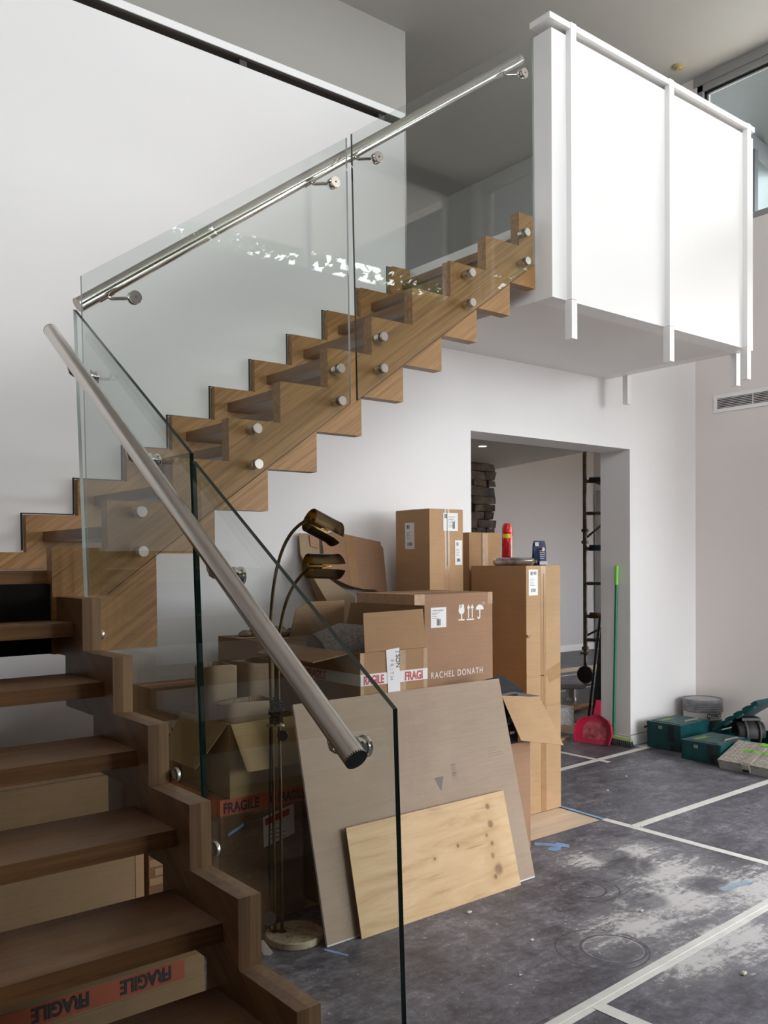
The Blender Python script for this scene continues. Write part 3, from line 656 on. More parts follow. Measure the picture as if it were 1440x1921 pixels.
# tall box against the wall
B1 = carton('tall cardboard box with split front tape standing against the white wall', 2.861, 3.125, -0.45, -0.145, 0, 1.782, CB_L)
vtape(B1, 2.997, -0.45, 1.0, 1.78, 0.042)
ob('seam', MB().box(2.995, 2.999, -0.4516, -0.4509, 1.45, 1.78), M_INK, B1)
label_on(B1, (2.968, -0.45, 1.655), X_, Z_, 0.115, 0.105)
label_on(B1, (3.060, -0.45, 1.455), X_, Z_, 0.056, 0.145, 'tall')
label_on(B1, (2.861, -0.232, 1.55), -Y_, Z_, 0.085, 0.155, 'tall')
# smaller box beside it
B2 = carton('shorter taped cardboard box between the two tall boxes', 3.325, 3.598, -0.298, -0.04, 0, 1.655, CB, dented=0.002)
vtape(B2, 3.46, -0.300, 1.30, 1.65, 0.05, M_TAPEC)
# tall wide box at the front
B3 = carton('tall cardboard box with barcode label carrying the red spray can', 3.295, 3.592, -0.795, -0.345, 0, 1.447, CB_L, dented=0.0)
vtape(B3, 3.440, -0.795, 0.0, 1.445, 0.045)
ob('tape_fold', MB().box(3.445, 3.452, -0.7975, -0.7959, 0.45, 1.40), M_TAPEC, B3)
label_on(B3, (3.315, -0.795, 1.275), X_, Z_, 0.078, 0.150, 'tall')
text('label_number', '42', 0.026, (3.355, -0.7965, 1.395), X_, Z_, M_INK, B3, lift=0.0014)
ob('tear', MB().slab([(3.295, -0.797, 1.05), (3.335, -0.803, 1.045), (3.30, -0.812, 1.03)], 0.003), CB_G, B3)
for z in (0.62, 0.80): ob('crease', MB().box(3.296, 3.591, -0.7958, -0.795, z, z+0.004), CB, B3)
ob('tape_patch', MB().prism([(3.47, -0.7952, 0.83), (3.591, -0.7952, 0.87), (3.591, -0.7952, 0.78), (3.49, -0.7952, 0.755)], (0, -0.0008, 0)), M_TAPEB, B3)

# printed carton (white lettering) standing on a plain carton
B4b = carton('plain cardboard box under the carton with white lettering', 2.335, 2.878, -0.925, -0.452, 0, 0.66, CB)
B4 = carton('wide rosy cardboard carton with white lettering and handling symbols', 2.333, 2.880, -0.93, -0.452, 0.661, 1.312, CB_P)
tx_ = 2.438
for w_ in ('RACHEL', 'DONATH'):
    o = text('lettering', w_, 0.046, (tx_, -0.93, 0.885), X_, Z_, M_WINK, B4, label='white lettering '+w_, stretch=0.80, space=1.28)
    tx_ = max(v.co.x for v in o.data.vertices)+origin_of(B4).x+0.022
B4lab = label_on(B4, (2.44, -0.93, 1.142), X_, Z_, 0.105, 0.102, 'wide')
text('label_heading', 'RACHEL DONATH', 0.009, (2.452, -0.93, 1.226), X_, Z_, M_INK, B4, lift=0.0016)
# handling symbols: cracked glass, two arrows, umbrella
def flat2(mb, pts, ox, oz, sc_, y): mb.prism([(ox+a*sc_, y, oz+b*sc_) for a, b in pts], (0, -0.0006, 0))
def arc(cx, cz, r, a0, a1, n=10): return [(cx+r*math.cos(math.radians(a0+(a1-a0)*i/n)), cz+r*math.sin(math.radians(a0+(a1-a0)*i/n))) for i in range(n+1)]
S = 0.085; yb_ = -0.9302
mb = MB(); flat2(mb, [(0.08, 1.0), (0.0, 0.62)]+[(0.04, 0.5), (0.12, 0.44), (0.2, 0.42), (0.2, 0.10), (0.0, 0.10), (0.0, 0.02), (0.5, 0.02), (0.5, 0.10), (0.3, 0.10), (0.3, 0.42), (0.38, 0.44), (0.46, 0.5), (0.5, 0.62), (0.45, 1.0), (0.24, 1.0), (0.28, 0.86), (0.18, 0.80), (0.24, 0.68), (0.13, 0.84), (0.19, 0.90), (0.15, 1.0)], 2.632, 1.168, S, yb_)
ob('glass_symbol', mb, M_WINK, B4)
mb = MB()
for dx in (0.0, 0.32): flat2(mb, [(dx+0.12, 0.16), (dx+0.20, 0.16), (dx+0.20, 0.74), (dx+0.30, 0.74), (dx+0.16, 1.0), (dx+0.02, 0.74), (dx+0.12, 0.74)], 2.690, 1.168, S, yb_)
flat2(mb, [(0.0, 0.02), (0.64, 0.02), (0.64, 0.10), (0.0, 0.10)], 2.690, 1.168, S, yb_)
ob('up_arrows_symbol', mb, M_WINK, B4)
mb = MB(); flat2(mb, arc(0.35, 0.60, 0.35, 0, 180, 14)+[(0.10, 0.66), (0.21, 0.60), (0.30, 0.66), (0.31, 0.2), (0.26, 0.13), (0.20, 0.2), (0.13, 0.2), (0.17, 0.07), (0.30, 0.04), (0.39, 0.16), (0.40, 0.66), (0.49, 0.60), (0.6, 0.66)], 2.756, 1.168, S, yb_)
for a, b in ((0.52, 1.02), (0.64, 0.95), (0.62, 1.08), (0.73, 1.02)): flat2(mb, [(a, b), (a+0.06, b-0.03), (a+0.06, b+0.03)], 2.756, 1.168, S, yb_)
ob('umbrella_symbol', mb, M_WINK, B4)
ob('corner_tape', MB().box(2.845, 2.8808, -0.9308, -0.452, 1.25, 1.3128), M_TAPEC, B4)
ob('corner_tape', MB().box(2.3322, 2.40, -0.9309, -0.452, 1.262, 1.3129), M_TAPEC, B4)

# open box with FRAGILE tape
def open_box(name, label, x0, x1, y0, y1, z0, z1, mat, inner):
    t = thing(name, label, 'box', ((x0+x1)/2, (y0+y1)/2, z0)); w = 0.006
    mb = MB(); mb.box(x0, x1, y0, y0+w, z0, z1); mb.box(x0, x1, y1-w, y1, z0, z1); mb.box(x0, x0+w, y0+w, y1-w, z0, z1); mb.box(x1-w, x1, y0+w, y1-w, z0, z1); mb.box(x0+w, x1-w, y0+w, y1-w, z0, z0+w)
    ob('body', mb, mat, t); return t
B5b = carton('plain cardboard box under the open fragile box', 1.62, 2.20, -1.235, -0.56, 0, 0.62, CB_D)
B5 = open_box('open_cardboard_box', 'open cardboard box with red fragile tape and raised front flap', 1.753, 2.133, -1.25, -0.60, 0.621, 1.088, CB, CB)
fl = ob('front_flap', MB().slab([(1.778, -1.247, 1.089), (2.130, -1.247, 1.089), (2.124, -1.230, 1.263), (1.782, -1.232, 1.258)], 0.005), CB, B5)
ob('back_flap', MB().slab([(1.80, -0.605, 1.089), (2.13, -0.605, 1.089), (2.12, -0.63, 1.285), (1.90, -0.63, 1.285), (1.83, -0.63, 1.25)], 0.005), CB_D, B5)
ob('side_flap', MB().slab([(2.130, -1.24, 1.089), (2.130, -0.61, 1.089), (2.165, -0.63, 1.27), (2.165, -1.20, 1.275)], 0.005), CB_D, B5)
ob('drooping_flap', MB().slab([(1.752, -1.20, 1.087), (1.752, -0.62, 1.087), (1.57, -0.70, 1.06), (1.57, -1.16, 1.055)], 0.005), CB, B5)
ob('fragile_tape', MB().box(1.752, 2.1338, -1.2518, -1.2509, 0.945, 0.995), M_PAPER, B5, label='white tape printed FRAGILE')
for sx_, s_ in ((1.768, 'RAGILE'), (1.998, 'FRAGI')):
    text('tape_lettering', s_, 0.052, (sx_, -1.2520, 0.951), X_, Z_, M_RED, B5, stretch=0.66 if s_ == 'RAGILE' else 0.76, label='red FRAGILE lettering', bold=0.0017)
ob('side_tape', MB().box(1.7518, 1.7528, -1.25, -0.60, 0.945, 0.995), M_PAPER, B5)
text('tape_lettering', 'FRAGILE  FRAGILE', 0.052, (1.7518, -0.66, 0.951), -Y_, Z_, M_RED, B5, stretch=0.8, label='red FRAGILE lettering', bold=0.0016)
ob('corner_tape', MB().box(1.752, 1.772, -1.2505, -1.2499, 0.66, 1.087), M_TAPEC, B5)
ob('corner_tape', MB().box(2.110, 2.134, -1.2505, -1.2499, 0.66, 1.087), M_TAPEC, B5)
ob('clear_tape', MB().box(1.972, 2.005, -1.2507, -1.2499, 0.80, 1.087), M_TAPEC, B5)
tg = ob('white_strip', MB().prism([(1.892, -1.252, 1.093), (1.967, -1.252, 1.099), (1.972, -1.252, 0.86), (1.905, -1.252, 0.86)], (0, -0.0008, 0)), M_PAPER, B5, label='white paper strip with faint handwriting')
text('strip_print', '| SON', 0.032, (1.948, -1.2532, 1.085), -Z_, X_, M_INK, B5, stretch=0.9)
text('strip_print', 'F R | T H', 0.027, (1.915, -1.2532, 1.05), -Z_, X_, plain('grey_print', (0.4, 0.39, 0.39), 0.6), B5, stretch=0.9)
# rolled packing mat lying in the open box
mb = MB(); pts = []
mb.tube([(1.775, -0.90, 1.03), (1.9, -0.92, 1.06), (2.10, -0.95, 1.05)], [0.12, 0.135, 0.12], 18)
ob('foam_packing_roll', mb, plain('grey_foam_mesh', (0.20, 0.18, 0.17), 0.8, var=0.4, scale=90, bmp=0.6), label='grey quilted foam roll lying inside the open fragile box', cat='packing foam')
# dark box behind the open box on the left
B6 = carton('dark low cardboard box behind the arched lamp', 1.66, 2.10, -0.545, -0.15, 0, 1.10, CB_D)
# crumpled papers on it
mb = MB()
for i in range(9):
    x, y = random.uniform(1.74, 2.02), random.uniform(-0.5, -0.25); r = random.uniform(0.03, 0.055)
    mb.lathe([(0, 0), (r, 0.005), (r*1.1, r*0.5), (r*0.5, r), (0, r*1.05)], (x, y, 1.10), seg=7, smooth=False)
ob('crumpled_paper', mb, plain('crumpled_paper', (0.30, 0.22, 0.17), 0.9, var=0.5, scale=30), label='crumpled packing paper lying on the dark low box', cat='paper')

# flattened cartons leaning on the wall
fb = thing('flattened_box', 'flattened cardboard carton leaning on the white wall behind the lamp', 'cardboard', (2.4, -0.2, 0))
def lean(x, z): return (x, -0.03-(1.65-z)*0.16, z)
ob('back_panel', MB().slab([lean(*p) for p in ((2.24, 1.644), (2.374, 1.637), (2.364, 1.461), (2.40, 1.39), (2.588, 1.271), (2.60, 1.148), (2.62, 0.0), (2.33, 0.0), (2.349, 1.181), (2.237, 1.523))], 0.006), CB_G, fb)
ob('front_panel', MB().slab([(x, y-0.010, z) for x, y, z in [lean(*p) for p in ((2.385, 1.631), (2.471, 1.655), (2.816, 1.597), (2.818, 1.575), (2.832, 1.561), (2.828, 1.289), (2.78, 1.290), (2.733, 1.311), (2.64, 1.316), (2.557, 1.336), (2.393, 1.40))]], 0.006), CB_P, fb)
ob('tape', MB().slab([(x, y-0.0135, z) for x, y, z in [lean(*p) for p in ((2.545, 1.639), (2.605, 1.629), (2.625, 1.325), (2.565, 1.338))]], 0.001), M_TAPEB, fb)
ob('side_panel', MB().slab([(x, y-0.006, z) for x, y, z in [lean(*p) for p in ((2.305, 1.632), (2.36, 1.622), (2.36, 1.555), (2.308, 1.568))]], 0.006), CB_P, fb)
ob('lower_panel', MB().slab([(2.237, -0.052, 1.523), (2.349, -0.107, 1.181), (2.345, -0.30, 1.12), (2.22, -0.20, 1.40)], 0.005), CB_D, fb)

# stretch-wrapped fragile box with the open carton of corrugated wraps on top
B8 = thing('wrapped_box', 'cardboard box in clear stretch wrap with orange fragile tape', 'box', (1.34, -0.9, 0))
ob('body', MB().box(1.150, 1.535, -1.115, -0.55, 0, 0.530).bevel(0.006), CB, B8)
mb = MB(); mb.box(1.146, 1.539, -1.120, -0.545, 0.004, 0.465)
bmesh.ops.subdivide_edges(mb.bm, edges=mb.bm.edges[:], cuts=7, use_grid_fill=True)
for v in mb.bm.verts: v.co += Vector((random.uniform(-1, 1), random.uniform(-1, 1), 0))*0.002
ob('stretch_wrap', mb, M_WRAP, B8, label='crinkled clear stretch wrap')
ob('fragile_tape', MB().box(1.1485, 1.5365, -1.1175, -1.1165, 0.468, 0.532), M_ORANGE, B8)
ob('fragile_tape', MB().box(1.1475, 1.1485, -1.1175, -0.6, 0.468, 0.532), M_ORANGE, B8)
text('tape_lettering', 'FRAGILE', 0.056, (1.160, -1.1176, 0.478), X_, Z_, M_INK, B8, stretch=0.80, label='black FRAGILE lettering', bold=0.0018)
text('tape_lettering', 'FRAGILE', 0.056, (1.415, -1.1176, 0.478), X_, Z_, M_INK, B8, stretch=0.66, label='black FRAGILE lettering', bold=0.0018)
mb = MB(); mb.lathe([(0, 0.0), (0.016, 0.0), (0.016, 0.0004), (0, 0.0004)], (1.392, -1.1178, 0.500), (0, -1, 0), 16); ob('handling_symbol', mb, M_INK, B8)
pk = ob('document_pouch', MB().prism([(1.345, -1.1215, 0.305), (1.495, -1.1215, 0.335), (1.49, -1.1215, 0.462), (1.34, -1.1215, 0.43)], (0, -0.001, 0)), M_PAPER, B8, label='white document pouch with a red heading')
ob('red_band', MB().prism([(1.352, -1.1226, 0.395), (1.47, -1.1226, 0.42), (1.468, -1.1226, 0.447), (1.35, -1.1226, 0.422)], (0, -0.0006, 0)), M_RED, pk)
ob('print', textlines((1.37, -1.1226, 0.37), X_, Z_, 0.08, 3, 0.018, 0.003, 0.0006), M_INK, pk)
ob('blue_tape', MB().prism([(1.18, -1.1216, 0.395), (1.25, -1.1216, 0.425), (1.25, -1.1216, 0.412), (1.18, -1.1216, 0.382)], (0, -0.0006, 0)), M_BLUE, B8)
ob('paper_sleeve', MB().box(1.1462, 1.1472, -1.10, -0.9, 0.06, 0.44), M_PAPER, B8)

B7 = open_box('open_cardboard_box', 'open yellowish cardboard box holding corrugated wraps, on the stretch-wrapped box', 1.185, 1.545, -1.13, -0.70, 0.5335, 0.834, CB_Y, CB_Y)
ob('front_flap', MB().slab([(1.19, -1.133, 0.833), (1.54, -1.133, 0.833), (1.52, -1.205, 0.650), (1.235, -1.205, 0.650), (1.222, -1.203, 0.655)], 0.004), CB_Y, B7)
ob('left_flap', MB().slab([(1.183, -1.12, 0.833), (1.183, -0.71, 0.833), (1.07, -0.74, 0.66), (1.07, -1.06, 0.66)], 0.004), CB_Y, B7)
def corr_wrap(label, cx, cy, w, d, z0, z1, amp=0.003, rot=0.0):
    """upright loop of single-faced corrugated board"""
    n = 96; pts_o, pts_i = [], []
    for k in range(n):
        a = 2*math.pi*k/n; sgn = lambda v: (abs(v)**0.55)*(1 if v >= 0 else -1)
        x, y = sgn(math.cos(a))*w/2, sgn(math.sin(a))*d/2
        q = 1-(0.006+(amp*0.8 if k % 2 else 0))*2/max(min(w, d), 0.01)
        xr, yr = x*math.cos(rot)-y*math.sin(rot), x*math.sin(rot)+y*math.cos(rot)
        pts_o.append((cx+xr, cy+yr)); pts_i.append((cx+xr*q, cy+yr*q))
    mb = MB(); bm = mb.bm
    def zz(k): return z1+0.006*math.sin(2*math.pi*k/n*2+cx*9)
    vo0 = [bm.verts.new((x, y, z0)) for x, y in pts_o]; vo1 = [bm.verts.new((x, y, zz(k))) for k, (x, y) in enumerate(pts_o)]
    vi0 = [bm.verts.new((x, y, z0)) for x, y in pts_i]; vi1 = [bm.verts.new((x, y, zz(k))) for k, (x, y) in enumerate(pts_i)]
    for k in range(n):
        k2 = (k+1) % n
        bm.faces.new((vo0[k], vo0[k2], vo1[k2], vo1[k])); bm.faces.new((vi0[k2], vi0[k], vi1[k], vi1[k2])); bm.faces.new((vo1[k], vo1[k2], vi1[k2], vi1[k])); bm.faces.new((vo0[k2], vo0[k], vi0[k], vi0[k2]))
    return ob('corrugated_wrap', mb, CB_G, label=label, cat='packaging', group='corrugated wraps in the yellowish box')
corr_wrap('low wide loop of corrugated board at the front of the yellowish box', 1.325, -1.03, 0.25, 0.13, 0.545, 0.905)
corr_wrap('tall round loop of corrugated board at the back left of the yellowish box', 1.270, -0.86, 0.150, 0.17, 0.545, 1.045)
corr_wrap('tall loop of corrugated board at the back right of the yellowish box', 1.455, -0.84, 0.16, 0.21, 0.545, 1.045)

# long box behind, and boxes beneath the stair
B9 = carton('long dark cardboard box standing on another behind the yellowish box', 1.132, 1.60, -0.50, -0.29, 0.63, 0.915, CB_D)
ob('fragile_tape', MB().box(1.14, 1.60, -0.41, -0.38, 0.9158, 0.9168), M_ORANGE, B9)
label_on(B9, (1.20, -0.50, 0.70), X_, Z_, 0.08, 0.06, 'wide')
B9b = carton('plain cardboard box under the long dark one', 1.10, 1.60, -0.52, -0.27, 0, 0.629, CB_D)
U1 = carton('narrow upright cardboard panel box under the stair by the white wall', 0.05, 0.800, -0.84, -0.76, 0, 0.640, CB_U)
U2 = carton('plain cardboard box under the middle of the lower flight', -0.1, 0.755, -1.28, -0.9, 0, 0.47, CB_U)
ob('corner_tape', MB().box(0.725, 0.7555, -1.2812, -1.2802, 0.0, 0.469), CB_D, U2)
U3 = carton('long low cardboard box with orange fragile tape under the lower treads', -0.45, 0.675, -1.90, -1.62, 0, 0.328, CB_U)
ob('fragile_tape', MB().box(-0.45, 0.61, -1.9015, -1.9005, 0.270, 0.326), plain('shaded_orange_tape', (0.30, 0.075, 0.035), 0.5, var=0.15), U3)  # same orange tape, its colour darkened for the shade under the stair
for k in range(4):
    text('tape_lettering', 'FRAGILE', 0.055, (0.57-k*0.24, -1.9016, 0.318), -X_, -Z_, M_INK, U3, stretch=0.75, label='black FRAGILE lettering, upside down', bold=0.0018)
ob('lid_edge', MB().box(-0.451, 0.676, -1.9035, -1.9002, 0.172, 0.178), CB_D, U3)
ob('lid_skirt', MB().box(-0.4505, 0.6755, -1.9025, -1.9001, 0.178, 0.262), CB_U, U3)
BK = thing('printed_carton', 'small brown carton printed with brick outlines beside the stair boxes', 'box', (0.86, -1.15, 0))
ob('body', MB().box(0.80, 0.93, -1.22, -1.05, 0, 0.45).bevel(0.003), cardboard('brick_brown_board', (0.17, 0.085, 0.04)), BK)
mb = MB()
for r_ in range(4):
    for c_ in range(2):
        xx = 0.803+c_*0.066+(0.02 if r_ % 2 else 0); mb.box(xx, min(xx+0.058, 0.928), -1.2212, -1.2204, 0.30+r_*0.034, 0.326+r_*0.034)
ob('brick_print', mb, CB_D, BK)
ob('barcode', barcode((0.81, -1.2202, 0.20), X_, Z_, 0.03, 0.06, 8, 0.001), M_WINK, BK)

# box with the black-lined lid at the right of the boards
B11b = carton('cardboard box under the black printed box behind the plasterboard', 2.45, 2.886, -1.19, -0.94, 0, 0.553, CB_P)
text('side_mark', 'N', 0.05, (2.745, -1.19, 0.36), X_, Z_, M_INK, B11b, stretch=0.6)
B11 = thing('open_printed_box', 'open box with black printed sides and a hanging brown flap', 'box', (2.7, -1.05, 0.554))
M_BLKB = plain('black_printed_board', (0.016, 0.015, 0.018), 0.75, var=0.2, scale=25, spec=0.2)
ob('body', MB().box(2.47, 2.80, -1.185, -0.945, 0.5545, 0.80).bevel(0.003), M_BLKB, B11)
text('lettering', 'an', 0.055, (2.725, -1.186, 0.725), X_, Z_, plain('dim_white_print', (0.35, 0.34, 0.36), 0.5), B11)
text('lettering', 'ght', 0.055, (2.722, -1.186, 0.665), X_, Z_, plain('dim_white_print', (0.35, 0.34, 0.36), 0.5), B11)
ob('print_bar', MB().box(2.74, 2.775, -1.187, -1.1858, 0.603, 0.617), M_WINK, B11)
ob('hanging_flap', MB().slab([(2.674, -1.192, 0.806), (2.95, -1.195, 0.772), (3.075, -1.25, 0.512), (2.768, -1.235, 0.575)], 0.005), CB_L, B11)
ob('top_flap', MB().slab([(2.55, -1.12, 0.875), (2.775, -1.10, 0.890), (2.90, -1.14, 0.800), (2.67, -1.17, 0.806)], 0.005), M_BLKB, B11)
ob('inner_flap', MB().slab([(2.60, -1.17, 0.812), (2.81, -1.15, 0.806), (2.96, -1.185, 0.775), (2.70, -1.19, 0.795)], 0.004), plain('grey_inner_board', (0.10, 0.095, 0.10), 0.8), B11)

# things on the tall box
can = thing('spray_can', 'red insect spray can with yellow band standing on the tall box', 'spray can', (3.461, -0.49, 1.4478))
cx, cy, cz = 3.461, -0.49, 1.4478
M_CAN = plain('glossy_red_can', (0.55, 0.012, 0.018), 0.22, 0.2)
ob('body', MB().lathe([(0, 0), (0.031, 0.0), (0.033, 0.004), (0.033, 0.196), (0.030, 0.203)], (cx, cy, cz), seg=28), M_CAN, can)
ob('cap', MB().lathe([(0.0328, 0.203), (0.0328, 0.225), (0.029, 0.245), (0.022, 0.258), (0.0, 0.259)], (cx, cy, cz), seg=28), plain('red_cap_plastic', (0.62, 0.02, 0.02), 0.3), can)
M_YEL = plain('yellow_print', (0.78, 0.62, 0.02), 0.4)
def wrap_patch(a0, a1, z0, z1, rr, c, n=8):
    mb = MB(); bm = mb.bm; rows = []
    for i in range(n+1):
        a = math.radians(a0+(a1-a0)*i/n); rows.append((bm.verts.new((c[0]+rr*math.cos(a), c[1]+rr*math.sin(a), c[2]+z0)), bm.verts.new((c[0]+rr*math.cos(a), c[1]+rr*math.sin(a), c[2]+z1))))
    for i in range(n): bm.faces.new((rows[i][0], rows[i+1][0], rows[i+1][1], rows[i][1]))
    return mb
ob('yellow_band', wrap_patch(170, 258, 0.168, 0.192, 0.0335, (cx, cy, cz)), M_YEL, can)
ob('side_print', wrap_patch(262, 285, 0.02, 0.15, 0.0335, (cx, cy, cz)), plain('pale_red_print', (0.75, 0.45, 0.42), 0.4), can)
ob('yellow_stripe', wrap_patch(285, 292, 0.02, 0.18, 0.0336, (cx, cy, cz)), M_YEL, can)
ob('label_foot', wrap_patch(205, 262, 0.004, 0.018, 0.0335, (cx, cy, cz)), M_WINK, can)
saus = thing('sealant_sausage', 'silver foil sealant sausage lying in front of the spray can', 'sealant', (3.24, -0.70, 1.4478))
a_, b_ = Vector((3.135, -0.665, 1.4725)), Vector((3.375, -0.735, 1.4725)); a_ = Vector((3.312, -0.55, 1.4725)); 
a_, b_ = Vector((3.315, -0.52, 1.4720)), Vector((3.435, -0.725, 1.4720))
dd = (b_-a_).normalized()
ob('foil_body', MB().tube([a_, a_+dd*0.008, b_-dd*0.008, b_], [0.019, 0.0242, 0.0242, 0.019], 20), plain('silver_foil', (0.62, 0.58, 0.56), 0.22, 0.9, var=0.15, scale=30), saus)
ob('label', MB().tube([a_+dd*0.015, a_+dd*0.17], 0.0246, 20, caps=False), plain('foil_print', (0.42, 0.38, 0.37), 0.3, 0.7, var=0.6, scale=22), saus)
ob('crimp', MB().lathe([(0.019, 0), (0.010, 0.008), (0.006, 0.012), (0.012, 0.022), (0.0, 0.023)], b_, dd, 9, smooth=False), M_CHROME, saus)
po = thing('resealable_pouch', 'navy blue resealable pouch standing on the tall box', 'pouch', (3.52, -0.70, 1.4478))
px_, py_, pz_ = 3.515, -0.70, 1.4478
M_NAVY = plain('navy_foil_pouch', (0.012, 0.018, 0.065), 0.6, var=0.25, scale=12, spec=0.2)
mb = MB(); bm = mb.bm
rows = []
for h, wd, th in ((0, 0.050, 0.034), (0.02, 0.054, 0.034), (0.07, 0.055, 0.022), (0.115, 0.056, 0.010), (0.135, 0.054, 0.004), (0.150, 0.046, 0.003)):
    rows.append([bm.verts.new((px_+sx_*wd, py_+sy_*th, pz_+h*0.985)) for sx_, sy_ in ((-1, -0.3), (-0.4, -1), (0.4, -1), (1, -0.3), (1, 0.3), (0.4, 1), (-0.4, 1), (-1, 0.3))])
for i in range(len(rows)-1):
    for k in range(8): bm.faces.new((rows[i][k], rows[i][(k+1) % 8], rows[i+1][(k+1) % 8], rows[i+1][k]))
bm.faces.new(rows[0][::-1]); bm.faces.new(rows[-1])
ob('bag', mb, M_NAVY, po)
ob('grey_panel', MB().box(px_-0.05, px_-0.018, py_-0.0125, py_-0.0112, pz_+0.115, pz_+0.138), plain('pouch_grey', (0.30, 0.28, 0.28), 0.5), po)
ob('print', textlines((px_-0.03, py_-0.030, pz_+0.085), X_, Z_, 0.06, 5, 0.011, 0.003, 0.001), plain('pouch_print', (0.4, 0.4, 0.45), 0.5), po)
ob('picture', MB().lathe([(0, 0.003), (0.013, 0.003), (0.013, 0)], (px_+0.008, py_-0.024, pz_+0.096), (0, -1, 0), 7), plain('pouch_picture', (0.55, 0.25, 0.10), 0.5), po)
ob('lower_panel', MB().box(px_-0.036, px_+0.036, py_-0.0358, py_-0.0345, pz_+0.004, pz_+0.025), plain('pouch_grey', (0.30, 0.28, 0.28), 0.5), po)

# ------------------------------------------------------------------ boards leaning on the boxes
pb = thing('plasterboard_sheet', 'large greyish brown plasterboard sheet leaning on the boxes', 'plasterboard', (2.0, -1.4, 0))
def pbp(x, s, off=0): # s = 0..1 up the sheet
    yb, yt = -1.493, -1.266; return Vector((x, yb+(yt-yb)*s, 0.908*s)) + Vector((0, -0.97, 0.24))*off
poly = [pbp(1.400, 0), pbp(2.581, 0), pbp(2.581, 1), pbp(1.400, 1)]
nrm = Vector((0, -0.970, 0.2425))
ob('core', MB().prism([p-nrm*0.010 for p in poly], nrm*0.0095), M_GYP, pb, label='white gypsum core')
poly2 = [pbp(1.4005, 0.006), pbp(2.5805, 0.006), pbp(2.5805, 1), pbp(1.4005, 1)]
ob('face_paper', MB().prism([p-nrm*0.0004 for p in poly2], nrm*0.0009), M_PBOARD, pb)
ru = (pbp(2, 1)-pbp(2, 0)).normalized()
GP = plain('faint_grey_stamp', (0.20, 0.17, 0.15), 0.8)
mb = MB(); o0 = pbp(2.098, 0.575)
tri = [Vector((-0.028, 0, 0.0)), Vector((0.028, 0, 0.0)), Vector((0.0, 0, -0.062))]
mb.prism([o0+X_*v.x+ru*v.z+nrm*0.0006 for v in tri], nrm*0.0003); ob('triangle_stamp', mb, GP, pb)
ob('barcode_stamp', barcode(pbp(2.205, 0.552)+nrm*0.0006, ru, -X_, 0.065, 0.028, 10, 0.0003), GP, pb)
text('size_stamp', 'Plus 10mm', 0.024, pbp(2.545, 0.60)+nrm*0.0006, -X_, -ru, GP, pb, lift=-0.0004, stretch=0.9)
ob('text_stamp', textlines(pbp(2.42, 0.66)+nrm*0.0006, X_, ru, 0.11, 4, 0.012, 0.002, 0.0003), GP, pb)

ply = thing('plywood_offcut', 'knotty pine plywood offcut leaning against the plasterboard sheet', 'plywood', (2.0, -1.47, 0))
def plp(x, s):
    yb, yt = -1.520, -1.4145; return Vector((x, yb+(yt-yb)*s, 0.4135*s))
n2 = Vector((0, -0.969, 0.2473))
pp = [plp(1.546, 0), plp(2.456, 0), plp(2.453, 1), plp(1.550, 1)]
ob('board', MB().prism([p-n2*0.0105 for p in pp], n2*0.010, side_mi=1), [M_PLY, M_PLYE], ply)

# ------------------------------------------------------------------ arched floor lamp
lamp = thing('floor_lamp', 'aged brass floor lamp with two arched arms and round stone base', 'lamp', (1.345, -1.345, 0))
M_TRAV = plain('travertine', (0.52, 0.44, 0.30), 0.5, var=0.18, scale=25)
def travertine():
    m, nt, N, L, p = nodes_of('pitted_travertine'); v = texco(nt, (1, 1, 1)); f = noise(nt, v, 9, 5, 0.6, 0.5)
    c = ramp(nt, f, [(0.3, (0.42, 0.34, 0.22)), (0.7, (0.62, 0.53, 0.38))]); pit = ramp(nt, noise(nt, texco(nt, (1, 1, 3)), 55, 3, 0.6, 0.6), [(0.37, (1, 1, 1)), (0.43, (0, 0, 0))])
    c = mixc(nt, mth(nt, 'MULTIPLY', pit, 0.8), c, (0.12, 0.085, 0.05)); L.new(c, p.inputs['Base Color']); p.inputs['Roughness'].default_value = 0.5; return m
LB = (1.345, -1.345)
ob('base', MB().lathe([(0, 0), (0.110, 0.0), (0.1135, 0.003), (0.1135, 0.025), (0.110, 0.028), (0, 0.028)], (*LB, 0), seg=40), travertine(), lamp)
def bez(p, n=24):
    p = [Vector(q) for q in p]; out = []
    for i in range(n+1):
        t = i/n; a = [q.copy() for q in p]
        while len(a) > 1: a = [a[k].lerp(a[k+1], t) for k in range(len(a)-1)]
        out.append(a[0])
    return out
RV = Vector((0.7819, -0.6234, 0))     # direction the arms reach
def lp_(u, z): return Vector((LB[0], LB[1], z)) + RV*u
pb1, pb2 = -0.076, -0.048
arm1 = [lp_(pb1, 0.03), lp_(pb1, 0.6), lp_(pb1-0.008, 1.10)] + bez([lp_(pb1-0.008, 1.12), lp_(pb1-0.006, 1.46), lp_(-0.03, 1.61), lp_(0.075, 1.648)])
arm2 = [lp_(pb2, 0.03), lp_(pb2, 0.6), lp_(pb2-0.005, 1.05)] + bez([lp_(pb2-0.005, 1.08), lp_(pb2-0.003, 1.30), lp_(-0.002, 1.40), lp_(0.075, 1.462)])
for arm in (arm1, arm2): ob('arm', MB().tube(arm, 0.0065, 12), M_BRASS, lamp)
for u in (pb1, pb2): ob('foot_collar', MB().lathe([(0, 0.028), (0.016, 0.028), (0.016, 0.032), (0.008, 0.036), (0, 0.036)], lp_(u, 0)), M_BRASS, lamp)
